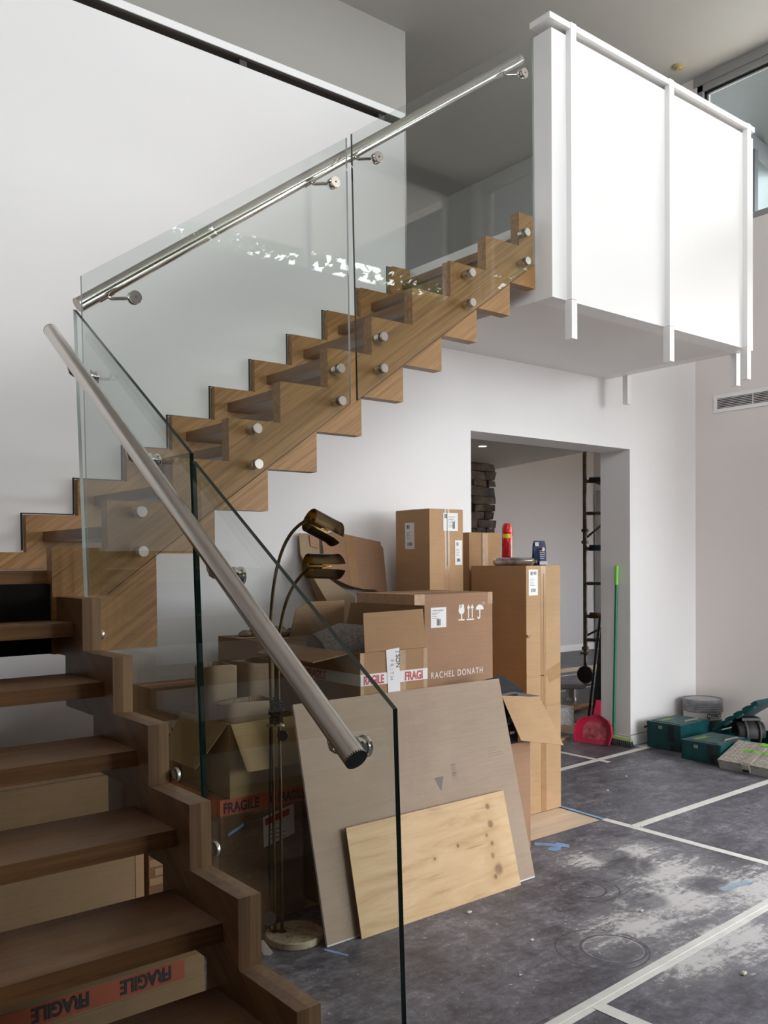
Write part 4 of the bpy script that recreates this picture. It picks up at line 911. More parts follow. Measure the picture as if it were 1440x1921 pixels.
def shade(c, ax, name='shade'):
    """barrel shade open at both ends and slit along the front, with pointed flared lips at the far end"""
    c = Vector(c); ax = Vector(ax).normalized(); up = Vector((0, 0, 1)); up = (up-ax*up.dot(ax)).normalized(); sd = ax.cross(up)
    tocam = Vector((-0.78, -0.6, 0)); gapc = math.atan2(tocam.dot(sd), tocam.dot(up))
    mb = MB(); bm = mb.bm; N_ = 26; r = 0.049; half = math.radians(11)
    prev = None
    for h, fl in ((-0.014, 0), (0.03, 0), (0.070, 0), (0.084, 0.04), (0.095, 0.20), (0.104, 0.42)):
        o_, i_ = [], []
        for k in range(N_+1):
            t = k/N_; a = gapc+half+(2*math.pi-2*half)*t
            edge = max(0.0, 1-min(t, 1-t)*4.0)
            rr = r*(1+fl*edge); hh = h+(0.012*edge if fl else 0)-(0.010*(1-edge) if fl > 0.5 else 0)
            d = up*math.cos(a)+sd*math.sin(a)
            o_.append(bm.verts.new(c+ax*hh+d*rr)); i_.append(bm.verts.new(c+ax*hh+d*(rr-0.002)))
        if prev:
            for k in range(N_):
                f = bm.faces.new((prev[0][k], prev[0][k+1], o_[k+1], o_[k])); f.smooth = True
                f = bm.faces.new((prev[1][k+1], prev[1][k], i_[k], i_[k+1])); f.smooth = True; f.material_index = 1
            for k in (0, N_): bm.faces.new((prev[0][k], o_[k], i_[k], prev[1][k]))
        else:
            for k in range(N_): bm.faces.new((o_[k], o_[k+1], i_[k+1], i_[k]))
        prev = (o_, i_)
    for k in range(N_): bm.faces.new((prev[0][k], prev[0][k+1], prev[1][k+1], prev[1][k]))
    s = ob(name, mb, [M_BRASS, M_BRASSL], lamp)
    ob('socket', MB().tube([c-ax*0.012, c+ax*0.045], 0.0115, 12), M_BRASSL, s)
    ob('bulb', MB().lathe([(0.008, 0.045), (0.013, 0.055), (0.016, 0.075), (0.012, 0.092), (0, 0.098)], c, ax, 14), make_glass('bulb_glass', (0.95, 0.93, 0.9)), s)
    ob('filament', MB().tube([c+ax*0.05, c+ax*0.085], 0.003, 8), plain('amber_filament', (0.6, 0.25, 0.06), 0.3), s)
FV = Vector((0.6234, 0.7819, 0))
shade(lp_(0.086, 1.640), RV*0.74+FV*0.50+Vector((0, 0, -0.40)))
shade(lp_(0.080, 1.466), RV*0.84+FV*0.54+Vector((0, 0, -0.03)))
mb = MB()
coil = []
for k in range(90):
    a = k*0.9; coil.append(lp_(-0.062, 0.855+0.0010*k)+RV*math.cos(a)*(0.026+0.004*math.sin(k*1.7))+Vector((RV.y, -RV.x, 0))*math.sin(a)*0.014+Vector((0, 0, 0.010*math.sin(k*2.3))))
ob('wound_cord', MB().tube(coil, 0.0035, 6), M_CORD, lamp)
ob('hanging_cord', MB().tube([lp_(-0.086, 0.86), lp_(-0.090, 0.6), lp_(-0.096, 0.3), lp_(-0.092, 0.12), lp_(-0.100, 0.08), lp_(-0.093, 0.03)], 0.0035, 6), M_CORD, lamp)
ob('clamp', MB().tube([lp_(-0.10, 0.842), lp_(-0.03, 0.842)], 0.0075, 8), plain('dull_clamp', (0.35, 0.30, 0.24), 0.35, 0.8), lamp)
VW = Vector((-0.62, -0.78, 0))
ob('switch_disc', MB().lathe([(0, 0.006), (0.021, 0.006), (0.022, 0), (0, -0.004)], lp_(-0.036, 0.805)+VW*0.012, VW, 22), M_BLACKR, lamp)
ob('foot_switch', MB().lathe([(0, 0.012), (0.026, 0.010), (0.029, 0), (0, -0.006)], lp_(-0.100, 0.088)+VW*0.014, VW, 22), plain('smoky_switch', (0.05, 0.05, 0.052), 0.3), lamp)
ob('paper_tag', MB().slab([lp_(-0.125, 0.040)+VW*0.13, lp_(-0.105, 0.052)+VW*0.13, lp_(-0.065, 0.012)+VW*0.15, lp_(-0.075, 0.003)+VW*0.155, lp_(-0.10, 0.003)+VW*0.15], 0.001), M_PAPER, lamp)

# ------------------------------------------------------------------ tool cases by the wall
def tool_case(label, x0, y1, z0, lx, ly, h, lid=True):
    """stackable tool case: x0 = side facing the stair, y1 = back"""
    x1, yf = x0+lx, y1-ly
    t = thing('tool_case', label, 'tool case', ((x0+x1)/2, (yf+y1)/2, z0), 'teal stackable tool cases')
    ob('body', MB().box(x0, x1, yf, y1, z0, z0+h-0.030).bevel(0.006, 2), M_TEAL, t)
    if lid:
        ld = ob('lid', MB().box(x0-0.002, x1+0.002, yf-0.002, y1+0.002, z0+h-0.030, z0+h-0.004).bevel(0.005, 2), M_TEAL, t)
        ob('lid_top', MB().box(x0+0.03, x1-0.02, yf+0.03, y1-0.02, z0+h-0.004, z0+h).bevel(0.002), M_TEALD, ld)
        xm, ym = (x0+x1)/2+0.03, (yf+y1)/2
        hd = MB(); hd.tube([(xm-0.09, yf+0.05, z0+h-0.002), (xm-0.085, yf+0.055, z0+h+0.008), (xm+0.085, yf+0.055, z0+h+0.008), (xm+0.09, yf+0.05, z0+h-0.002)], 0.0075, 8)
        ob('handle', hd, plain('dusty_grey_handle', (0.22, 0.20, 0.20), 0.6), ld)
        ob('handle_recess', MB().box(xm-0.085, xm+0.085, yf+0.070, yf+0.120, z0+h-0.0005, z0+h+0.0012), M_TEAL, ld)
        ob('worn_print', MB().prism([(x0+0.06, y1-0.10, z0+h), (x0+0.22, y1-0.10, z0+h), (x0+0.22, y1-0.055, z0+h), (x0+0.06, y1-0.055, z0+h)], (0, 0, 0.0008)), plain('worn_lime_print', (0.22, 0.30, 0.09), 0.7, var=0.6, scale=60), ld)
    # latches and mouldings on the side facing the stair
    lt = ob('latch', MB().box(x0-0.010, x0, yf+0.050, yf+0.092, z0+h*0.38, z0+h-0.012).bevel(0.003), M_BLACKR, t)
    ob('catch', MB().box(x0-0.005, x0, y1-0.135, y1-0.105, z0+h-0.052, z0+h-0.028), plain('pale_catch', (0.28, 0.27, 0.26), 0.6), t)
    ob('recess_panel', MB().prism([(x0-0.0015, y1-0.03, z0+0.015), (x0-0.0015, yf+0.135, z0+0.015), (x0-0.0015, yf+0.135, z0+h*0.58), (x0-0.0015, yf+0.15, z0+h*0.64), (x0-0.0015, y1-0.045, z0+h*0.64), (x0-0.0015, y1-0.03, z0+h*0.58)], (0.002, 0, 0)), M_TEAL, t)
    ob('foot_catch', MB().box(x0-0.003, x0, yf+0.055, yf+0.085, z0+0.008, z0+0.042), M_BLACKR, t)
    for k in range(4): ob('rib', MB().box(x0-0.004, x0+0.002, y1-0.014, y1-0.004, z0+0.02+k*h*0.21, z0+0.02+k*h*0.21+h*0.15), M_BLACKR, t)
    # front side facing the camera
    ob('side_panel', MB().prism([(x0+0.05, yf-0.0015, z0+0.012), (x1-0.10, yf-0.0015, z0+0.012), (x1-0.10, yf-0.0015, z0+h*0.62), (x0+0.05, yf-0.0015, z0+h*0.62)], (0, 0.002, 0)), M_TEAL, t)
    return t
T1 = tool_case('tall teal tool case standing against the wall by the doorway', 5.428, -0.118, 0, 0.396, 0.297, 0.210)
ob('side_latch', MB().tube([(5.47, -0.112, 0.16), (5.43, -0.095, 0.155), (5.43, -0.095, 0.145)], 0.008, 6), M_BLACKR, T1)
T2 = tool_case('low teal tool case in front of the tall teal one', 5.268, -0.525, 0, 0.396, 0.318, 0.148)
# open case with knee pads
T3 = thing('open_tool_case', 'open teal tool case with its lid tipped back', 'tool case', (6.0, -0.85, 0), 'teal stackable tool cases')
ob('timber_offcut', MB().box(5.44, 5.50, -1.25, -0.93, 0, 0.078), CB_L, label='short timber offcut propping up the grey organiser', cat='timber')
x0, x1, yf, y1, h = 5.69, 6.19, -1.30, -0.455, 0.115
mb = MB(); w = 0.008
mb.box(x0, x1, yf, yf+w, 0, h); mb.box(x0, x1, y1-w, y1, 0, h); mb.box(x0, x0+w, yf+w, y1-w, 0, h); mb.box(x1-w, x1, yf+w, y1-w, 0, h); mb.box(x0+w, x1-w, yf+w, y1-w, 0, w)
ob('body', mb, M_TEAL, T3)
ob('rim', MB().box(x0-0.004, x0+0.01, yf, y1, h-0.02, h).bevel(0.002), M_TEAL, T3)
A_, B_ = Vector((5.79, -0.47, 0.130)), Vector((5.79, -0.84, 0.385))
dv = (B_-A_); nn = dv.cross(X_).normalized()
ld = ob('lid', MB().prism([A_, A_+X_*0.34, B_+X_*0.34, B_], nn*0.022), M_TEAL, T3, label='lid standing up at a slant')
for k in range(5):
    p = A_.lerp(B_, 0.12+k*0.19); ob('lid_rib', MB().prism([p+nn*0.022, p+nn*0.022+X_*0.33, p+nn*0.022+X_*0.33+dv*0.10, p+nn*0.022+dv*0.10], nn*0.012), M_TEAL, ld)
for k in range(3):
    p = A_.lerp(B_, 0.25+k*0.26); ob('lid_catch', MB().prism([p-nn*0.012, p-nn*0.012+X_*0.03, p-nn*0.012+X_*0.03+dv*0.13, p-nn*0.012+dv*0.13], nn*0.012), M_TEALD, ld)
def knee_pad(label, c, s, rz):
    c = Vector(c); t = thing('knee_pad', label, 'knee pad', tuple(c)); 
    M_K = plain('scuffed_black_fabric', (0.022, 0.021, 0.023), 0.6, var=0.5, scale=25)
    rm = Matrix.Translation(c) @ Matrix.Rotation(rz, 4, 'Z') @ Matrix.Scale(s, 4)
    mb = MB(); bm = mb.bm; n = 14; rows = []
    for h, r0 in ((-0.10, 0.085), (-0.06, 0.10), (0.0, 0.105), (0.06, 0.10), (0.10, 0.08)):
        rows.append([(bm.verts.new((r0*math.cos(a), h, r0*math.sin(a)*0.95)), bm.verts.new(((r0-0.022)*math.cos(a), h, (r0-0.022)*math.sin(a)*0.95))) for a in [math.radians(-20+220*k/n) for k in range(n+1)]])
    for i in range(4):
        for k in range(n):
            f = bm.faces.new((rows[i][k][0], rows[i][k+1][0], rows[i+1][k+1][0], rows[i+1][k][0])); f.smooth = True
            f = bm.faces.new((rows[i][k+1][1], rows[i][k][1], rows[i+1][k][1], rows[i+1][k+1][1])); f.smooth = True
        for k in (0, n): bm.faces.new((rows[i][k][0], rows[i][k][1], rows[i+1][k][1], rows[i+1][k][0]))
    for i in (0, 4):
        for k in range(n): bm.faces.new((rows[i][k][0], rows[i][k+1][0], rows[i][k+1][1], rows[i][k][1]))
    mb.xf(rm); ob('pad', mb, M_K, t)
    mb = MB(); mb.box(-0.055, 0.055, -0.07, 0.07, 0.098, 0.118).bevel(0.012, 2).xf(rm); ob('cap', mb, plain('worn_black_plastic', (0.035, 0.034, 0.036), 0.35, var=0.5, scale=20), t)
    for yy in (-0.05, 0.05):
        pts = [rm @ Vector((0.112*math.cos(a), yy, 0.106*math.sin(a))) for a in [math.radians(-40+260*k/16) for k in range(17)]]
        ob('strap', MB().tube(pts, 0.010*s, 6), plain('grey_strap', (0.07, 0.068, 0.07), 0.6), t)
    for yy in (-0.05, 0.05): ob('buckle', MB().lathe([(0, 0.004), (0.011, 0.004), (0.011, 0)], rm @ Vector((-0.075, yy, 0.085)), (-0.7, 0, 0.7), 8), M_NICKEL, t)
    return t
knee_pad('scuffed black knee pad lying in the open tool case', (5.90, -0.70, 0.140), 1.0, 0.9)
knee_pad('black knee pad beside the scuffed one in the open tool case', (6.04, -0.96, 0.105), 0.85, 0.2)
# grey organiser with a clear dusty lid
og = thing('parts_organiser', 'dusty grey parts organiser with green lettering lying on the floor', 'organiser', (5.205, -1.1, 0))
og.rotation_euler[1] = -0.34
M_ORG = plain('pale_grey_organiser_plastic', (0.42, 0.42, 0.385), 0.5, var=0.15, scale=18); M_ORGL = plain('dusty_clear_lid', (0.38, 0.345, 0.30), 0.4, var=0.3, scale=40)
ox0, ox1, oy0, oy1 = 5.205, 5.50, -1.345, -0.872
ob('tray', MB().box(ox0, ox1, oy0, oy1, 0, 0.052).bevel(0.008, 2), M_ORG, og)
ld = ob('lid', MB().box(ox0-0.003, ox1+0.003, oy0-0.003, oy1+0.003, 0.050, 0.070).bevel(0.006, 2), M_ORGL, og)
mb = MB()
for i in range(8):
    for j in range(13):
        if 4 < j < 7: continue
        x, y = ox0+0.05+i*0.031, oy1-0.035-j*0.034; mb.lathe([(0.005, 0), (0.004, 0.0025), (0, 0.003)], (x, y, 0.070), seg=6)
ob('studs', mb, plain('lid_studs', (0.55, 0.52, 0.47), 0.4), ld); bpy.data.objects['studs']['kind'] = 'stuff'
ob('rib', MB().box(ox0+0.01, ox1-0.01, oy1-0.235, oy1-0.175, 0.070, 0.074).bevel(0.002), M_ORGL, ld)
ob('latch', MB().box(ox0-0.010, ox0+0.004, oy1-0.235, oy1-0.175, 0.012, 0.066).bevel(0.003), M_ORG, og)
ob('latch_gap', MB().box(ox0-0.0115, ox0-0.009, oy1-0.228, oy1-0.182, 0.014, 0.032), M_BLACKR, og)
text('lettering', 'FESTOOL', 0.055, (5.352, -0.975, 0.0735), -Y_, X_, M_LIME, og, label='green lettering FESTOOL', stretch=0.80, bold=0.0016)
ob('green_clip', MB().box(5.46, 5.498, -1.20, -1.05, 0.060, 0.078).bevel(0.003), M_LIME, og)
# bucket of plaster compound
bc = thing('plaster_bucket', 'white plaster compound bucket with a grey lid in the corner', 'bucket', (6.085, -0.195, 0))
BC = (6.085, -0.195, 0)
ob('body', MB().lathe([(0, 0), (0.140, 0.0), (0.143, 0.004), (0.152, 0.24)], BC, seg=40), plain('white_bucket_plastic', (0.66, 0.65, 0.64), 0.4, var=0.05), bc)
ob('lid', MB().lathe([(0.156, 0.225), (0.162, 0.228), (0.162, 0.246), (0.157, 0.249), (0.160, 0.262), (0.156, 0.266), (0.160, 0.280), (0.156, 0.284), (0.159, 0.297), (0.160, 0.318), (0.156, 0.326), (0.148, 0.326), (0.144, 0.318), (0, 0.318)], BC, seg=48), plain('dusty_grey_lid', (0.20, 0.20, 0.22), 0.5, var=0.25, scale=20), bc)
ob('lid_dust', MB().lathe([(0.0, 0.3186), (0.135, 0.3186)], BC, seg=30), plain('lid_dust', (0.42, 0.40, 0.38), 0.8, var=0.3, scale=12), bc)
ob('print_band', wrap_patch(180, 300, 0.02, 0.165, 0.1505, BC, 16), plain('dark_bucket_print', (0.06, 0.06, 0.065), 0.5, var=0.4, scale=30), bc)
text('lettering', 'GYPROC', 0.062, (0, 0, 0), X_, Z_, M_INK, bc, bend=((6.085, -0.195, 0.176), 0.1512, math.radians(224)), stretch=0.66, label='black lettering GYPROC', bold=0.0010)
ob('handle', MB().tube([(BC[0]+0.156*math.cos(a), BC[1]+0.156*math.sin(a)-0.01*math.sin((a-3.5)*2), 0.235-0.05*max(0, math.sin((a-3.4)*1.3))) for a in [3.2+1.6*k/14 for k in range(15)]], 0.0022, 6), M_NICKEL, bc)

# ------------------------------------------------------------------ broom and dustpan at the doorway
br = thing('broom', 'broom with green pole and grey bristles leaning on the door jamb', 'broom', (5.28, 0.04, 0))
f0, f1 = Vector((5.292, 0.100, 0.075)), Vector((5.345, 0.105, 1.430))
ob('pole', MB().tube([f0, f0.lerp(f1, 0.89)], 0.0125, 14), M_GREEN, br)
ob('grip', MB().tube([f0.lerp(f1, 0.885), f0.lerp(f1, 0.995), f1], [0.0155, 0.0155, 0.011], 14), M_LIME, br)
hA, hB = Vector((5.275, 0.215, 0.068)), Vector((5.318, -0.050, 0.060)); hd = (hB-hA).normalized(); hs = Vector((-hd.y, hd.x, 0))
mb = MB(); mb.prism([hA-hs*0.022, hB-hs*0.018+Vector((0, 0, -0.02)), hB+hs*0.018+Vector((0, 0, -0.02)), hA+hs*0.022], (0, 0, 0.022)); mb.bevel(0.006, 2)
ob('head', mb, plain('pale_green_head', (0.40, 0.52, 0.20), 0.5), br)
mb = MB()
for i in range(17):
    p = hA.lerp(hB, 0.02+i*0.06); 
    for s in (-0.014, 0.0, 0.014):
        q = p+hs*s; mb.tube([q+Vector((0, 0, -0.006-0.02*max(0, i/17-0.75))), q+hd*0.012*(i-8)/8+hs*s*0.5+Vector((0, 0, -q.z+0.001))], [0.0045, 0.0075], 6)
ob('bristles', mb, M_BRIST, br); bpy.data.objects['bristles']['kind'] = 'stuff'
dp = thing('dustpan', 'crimson plastic dustpan standing upright against the broom', 'dustpan', (5.19, 0.24, 0))
# local frame: width direction wv along the floor, up direction uv (leaning), n towards the camera
wv = Vector((0.06, -0.998, 0)).normalized(); wv = Vector((0.35, -0.93, 0)).normalized(); 
dpo = Vector((5.135, 0.345, 0.002)); uv = Vector((0.16, 0.06, 0.98)).normalized(); nv = wv.cross(uv).normalized()
def dl(a, b, c=0.0): return dpo+wv*(a*1.2-0.012)+uv*b*1.08+nv*c
out_ = [(0.0, 0.0), (-0.006, 0.06), (0.004, 0.12), (0.022, 0.165), (0.055, 0.190), (0.098, 0.200), (0.118, 0.212), (0.128, 0.235), (0.136, 0.32), (0.164, 0.32), (0.164, 0.235), (0.168, 0.212), (0.19, 0.200), (0.225, 0.178), (0.248, 0.14), (0.255, 0.08), (0.235, 0.0)]
W_ = 1.0
ob('pan', MB().prism([dl(a, b) for a, b in out_], nv*0.004), M_REDP, dp)
rim_pts = out_[0:7]; rim2 = out_[11:]
def wall_strip(pts, hgt):
    mb = MB(); bm = mb.bm; A = [bm.verts.new(dl(a, b, 0.004)) for a, b in pts]; Bv = [bm.verts.new(dl(a, b, 0.004+hh)) for (a, b), hh in zip(pts, hgt)]
    inn = [bm.verts.new(dl(a+(0.004 if a < 0.13 else -0.004), b, 0.004)) for a, b in pts]; int_ = [bm.verts.new(dl(a+(0.004 if a < 0.13 else -0.004), b, 0.004+hh)) for (a, b), hh in zip(pts, hgt)]
    for i in range(len(pts)-1):
        bm.faces.new((A[i], A[i+1], Bv[i+1], Bv[i])); bm.faces.new((inn[i+1], inn[i], int_[i], int_[i+1])); bm.faces.new((Bv[i], Bv[i+1], int_[i+1], int_[i]))
    return mb
ob('side_wall', wall_strip(rim_pts, [0.012, 0.03, 0.04, 0.045, 0.04, 0.03, 0.02]), M_REDP, dp)
ob('side_wall', wall_strip(rim2, [0.02, 0.03, 0.04, 0.045, 0.04, 0.03, 0.012]), M_REDP, dp)
ob('handle', MB().prism([dl(a, b, 0.004) for a, b in ((0.120, 0.215), (0.134, 0.325), (0.166, 0.325), (0.168, 0.215))], nv*0.014).bevel(0.004, 2), M_REDP, dp)
ob('lip', MB().prism([dl(a, b, 0.004) for a, b in ((0.0, 0.001), (0.235, 0.001), (0.236, 0.022), (-0.001, 0.022))], nv*0.004), plain('dusty_red_lip', (0.40, 0.03, 0.06), 0.6, var=0.3, scale=30), dp)
ob('dust', MB().prism([dl(a, b, 0.0042) for a, b in ((0.05, 0.04), (0.21, 0.035), (0.21, 0.13), (0.17, 0.165), (0.09, 0.165), (0.05, 0.12))], nv*0.0006), plain('dusty_crimson', (0.36, 0.07, 0.085), 0.8, var=0.6, scale=22), dp)

# ================================================================== ROOM BEYOND THE DOORWAY
mb = MB(); mb.box(3.2, 11.6, 5.0, 5.15, -0.004, ZF2-0.03); struct('wall_beyond', mb, M_COOL)
mb = MB(); mb.box(11.30, 11.5, 0.4, 5.0, -0.004, ZF2-0.03); struct('wall_beyond_side', mb, M_COOL)
mb = MB(); mb.box(2.9, 3.1, 0.286, 5.0, -0.004, ZF2-0.03); mb.box(XR+0.2, 9.2, 0.2, 0.40, -0.004, ZF2-0.03); mb.box(10.8, 11.5, 0.2, 0.40, -0.004, ZF2-0.03); mb.box(9.2, 10.8, 0.2, 0.40, 2.6, ZF2-0.03); mb.box(9.2, 10.8, 0.2, 0.40, -0.004, 0.3); struct('wall_beyond_left', mb, M_COOL)
mb = MB(); mb.prism([(3.1, 0.287, 2.60), (6.52, 0.287, 2.60), (7.86, 5.0, 2.60), (3.1, 5.0, 2.60)], (0, 0, 0.12)); struct('ceiling_beyond_lowered', mb, M_GREYW)
mb = MB(); mb.box(3.1, 11.3, 0.287, 5.0, ZF2-0.06, ZF2-0.03); struct('ceiling_beyond', mb, M_GREYW)
struct('baseboard_beyond', MB().box(3.2, 11.3, 4.985, 5.0, 0, 0.10), M_WHITE2)
# tall window of that room
w4 = struct('window_4', MB().box(11.26, 11.30, 3.2, 4.93, 2.50, 2.60).box(11.26, 11.30, 4.83, 4.93, 0.02, 2.50).box(11.26, 11.30, 3.2, 3.3, 0.02, 2.5), M_FRAME)
ob('pane', MB().box(11.285, 11.298, 3.3, 4.83, 0.02, 2.5), plain('dark_opaque_glass', (0.10, 0.11, 0.12), 0.1), w4)  # opaque dark pane
ob('mullion', MB().box(11.255, 11.295, 4.60, 4.66, 0.02, 2.5), M_FRAME, w4)
dl_ = thing('downlight', 'lit round downlight in the lowered ceiling beyond the doorway', 'downlight', (5.69, 1.953, 2.6))
ob('trim_ring', MB().lathe([(0.048, -0.001), (0.048, -0.004), (0.038, -0.004), (0.038, -0.001)], (5.69, 1.953, 2.6), seg=24), M_WHITE2, dl_)
me_, nt_, N_, L_k, p_ = nodes_of('warm_lamp_face'); p_.inputs['Emission Color'].default_value = (1.0, 0.86, 0.68, 1); p_.inputs['Emission Strength'].default_value = 14
ob('lamp_face', MB().lathe([(0, -0.0015), (0.038, -0.0015)], (5.69, 1.953, 2.6), seg=24), me_, dl_)
sp = bpy.data.lights.new('downlight_beam', 'SPOT'); sp.energy = 25; sp.color = (1, 0.88, 0.74); sp.spot_size = 1.5; sp.shadow_soft_size = 0.05
spo = bpy.data.objects.new('downlight_beam', sp); spo.location = (5.69, 1.953, 2.59); COL.objects.link(spo)

# stone chimney pier
pier = thing('stone_pier', 'rough dark stacked-stone pier beyond the doorway', 'stone pier', (6.4, 3.25, 0))
ob('mortar_core', MB().box(5.55, 6.90, 3.06, 3.50, 0, 2.598), plain('dark_mortar', (0.03, 0.027, 0.025), 0.9), pier)
STM = [plain('stone_%d' % i, c, 0.85, var=0.35, scale=14, bmp=0.8) for i, c in enumerate(((0.16, 0.125, 0.10), (0.13, 0.105, 0.085), (0.115, 0.105, 0.10), (0.20, 0.15, 0.115), (0.09, 0.072, 0.06)))]
rs = random.Random(4)
z = 0.02
while z < 2.56:
    h = min(rs.uniform(0.06, 0.135), 2.598-z); x = 5.55-rs.uniform(0, 0.1)
    while x < 6.90:
        wd = rs.uniform(0.12, 0.30); xe = min(x+wd, 6.95+rs.uniform(-0.02, 0.02))
        if 6.95-xe < 0.10: xe = 6.95+rs.uniform(-0.02, 0.02)
        if xe > 6.1 and z > 1.45:
            mb = MB(); d = rs.uniform(0.03, 0.075)
            mb.box(x+0.006, xe-0.006, 3.06-d, 3.14, z+0.004, z+h-0.004)
            for v in mb.bm.verts:
                v.co.x += rs.uniform(-0.014, 0.014); v.co.z += rs.uniform(-0.010, 0.010); v.co.y += rs.uniform(-0.012, 0.012)
                v.co.z = min(v.co.z, 2.597)
            mb.bevel(0.014, 2); ob('stone', mb, rs.choice(STM), pier)
        x = xe
    z += h

# scaffold tower on castors
sf = thing('scaffold_tower', 'grey tubular scaffold tower on a rubber castor beyond the doorway', 'scaffold', (7.9, 2.47, 0))
M_GALV = plain('dirty_galvanised_tube', (0.15, 0.125, 0.095), 0.45, 0.7, var=0.35, scale=18)
S0 = Vector((7.905, 2.47, 0)); SD = Vector((0.55, -0.835, 0)).normalized()
ob('upright', MB().tube([S0+Z_*0.36, S0+Z_*3.2], 0.026, 14), M_GALV, sf)
ob('upright', MB().tube([S0+SD*1.25+Z_*0.36, S0+SD*1.25+Z_*3.2], 0.026, 14), M_GALV, sf)
for zz in (0.52, 0.80, 1.19, 1.60, 2.02, 2.40): ob('rung', MB().tube([S0+Z_*zz, S0+SD*1.25+Z_*zz], 0.021, 12), M_GALV, sf)
ob('brace', MB().tube([S0+Z_*0.56, S0+SD*0.42+Z_*0.80], 0.013, 8), M_GALV, sf)
ob('brace', MB().tube([S0+Z_*1.72, S0+SD*0.36+Z_*2.02], 0.013, 8), M_GALV, sf)
ob('brace', MB().tube([S0+SD*0.10+Z_*2.40, S0+SD*0.5+Z_*2.24], 0.020, 8), plain('yellowed_brace', (0.20, 0.15, 0.04), 0.5, 0.3), sf)
for zz, mt in ((0.80, 'rust'), (1.60, 'blue'), (2.40, 'blue')):
    ob('coupler', MB().tube([S0+SD*0.05+Z_*(zz+0.012), S0+SD*0.19+Z_*(zz+0.012)], 0.036, 8), plain('rusty_coupler', (0.12, 0.06, 0.03), 0.6) if mt == 'rust' else plain('dark_blue_coupler', (0.015, 0.03, 0.055), 0.5), sf)
for zz in (0.42, 1.68, 1.82): ob('collar', MB().lathe([(0.026, -0.02), (0.042, -0.018), (0.042, 0.018), (0.026, 0.02)], S0+Z_*zz, seg=14), M_GALV, sf)
ob('adjuster_nut', MB().lathe([(0.03, 0), (0.066, 0.004), (0.066, 0.022), (0.03, 0.026)], S0+Z_*0.35, seg=12), M_GALV, sf)
ob('jack_leg', MB().tube([S0+Z_*0.16, S0+Z_*0.37], 0.020, 10), M_GALV, sf)
cs = ob('castor_fork', MB().prism([tuple(S0+SD*-0.05+Z_*0.16), tuple(S0+SD*0.05+Z_*0.16), tuple(S0+SD*0.035+Z_*0.07), tuple(S0+SD*-0.035+Z_*0.07)], (Vector((-SD.y, SD.x, 0))*0.006)), M_GALV, sf)
wn = Vector((0.94, 0.34, 0)).normalized()
ob('castor_wheel', MB().lathe([(0, -0.026), (0.06, -0.026), (0.096, -0.022), (0.105, 0), (0.096, 0.022), (0.06, 0.026), (0, 0.026)], S0+Z_*0.1055, wn, 26), plain('rusty_rubber_wheel', (0.035, 0.018, 0.012), 0.6, var=0.5, scale=15), cs)

# clutter on that floor
sheet('black rubber floor sheet around the scaffold castor', [(3.63, 0.92), (9.0, 0.92), (9.0, 3.3), (3.63, 3.3)])
sheet('crumpled black floor sheet along the far wall', [(7.0, 3.6), (11.2, 3.6), (11.2, 4.96), (7.0, 4.96)])
tape('white tape on the floor beside the scaffold castor', (5.8, 2.15), (9.0, 2.35), 0.04, group='white tape lines on the floor')
tape('white tape on the floor behind the scaffold castor', (6.8, 3.05), (9.0, 3.1), 0.04, group='white tape lines on the floor')
dr = thing('metal_drum', 'low stainless steel pot on the floor beyond the doorway', 'pot', (6.85, 1.80, 0))
ob('wall', MB().lathe([(0, 0), (0.05, 0.0), (0.05, 0.105)], (6.80, 1.78, 0.03), seg=28), M_NICKEL, dr)
ob('rim', MB().lathe([(0.050, 0.10), (0.16, 0.106), (0.16, 0.112), (0, 0.112)], (6.80, 1.78, 0.03), seg=32), M_GASK, dr)
ob('foot', MB().lathe([(0, 0), (0.06, 0), (0.055, 0.03), (0, 0.03)], (6.80, 1.78, 0), seg=24), M_NICKEL, dr)
ob('timber_batten', MB().box(5.05, 7.2, 1.30, 1.42, 0.0, 0.03).bevel(0.003), CB_L, label='flat pale timber board lying behind the wrapped slab', cat='timber')
ob('cardboard_scrap', MB().slab([(5.5, 1.25, 0.034), (6.3, 1.22, 0.034), (6.4, 1.40, 0.05), (5.6, 1.42, 0.034)], 0.004), CB, label='scrap of brown cardboard lying on the pale timber board', cat='cardboard')
fm = thing('wrapped_slab', 'white foam-wrapped slab lying on the floor beyond the doorway', 'slab', (5.0, 0.85, 0.05))
ob('slab', MB().box(4.55, 5.485, 0.66, 1.12, 0.085, 0.215).bevel(0.008, 2), plain('grey_white_foam_wrap', (0.66, 0.65, 0.64), 0.35, var=0.3, scale=60, bmp=0.8), fm)
ob('torn_wrap', MB().slab([(4.7, 0.655, 0.09), (5.47, 0.655, 0.09), (5.49, 0.655, 0.05), (5.35, 0.655, 0.075), (5.0, 0.655, 0.062)], 0.002), plain('grey_white_foam_wrap', (0.42, 0.41, 0.40)), fm)
ob('batten', MB().box(4.7, 5.35, 0.72, 0.80, 0, 0.084), CB_D, fm); ob('batten', MB().box(4.7, 5.35, 0.98, 1.06, 0, 0.084), CB_D, fm)
ob('timber_strip', MB().box(4.4, 5.20, 0.46, 0.50, 0.0, 0.022), CB_L, label='thin timber strip on the floor behind the dustpan', cat='timber')
gp_ = thing('dark_panel', 'dark glass panel leaning behind the door jamb', 'panel', (5.9, 0.8, 0))
ob('sheet', MB().slab([(5.66, 0.62, 0.0), (6.05, 0.46, 0.0), (6.15, 0.46, 1.05), (5.80, 0.60, 0.98)], 0.012), plain('dark_green_black_sheet', (0.03, 0.038, 0.034), 0.25), gp_)
ob('edge_strip', MB().tube([(5.63, 0.63, 0.01), (5.78, 0.61, 0.98)], 0.010, 8), M_GASK, gp_)

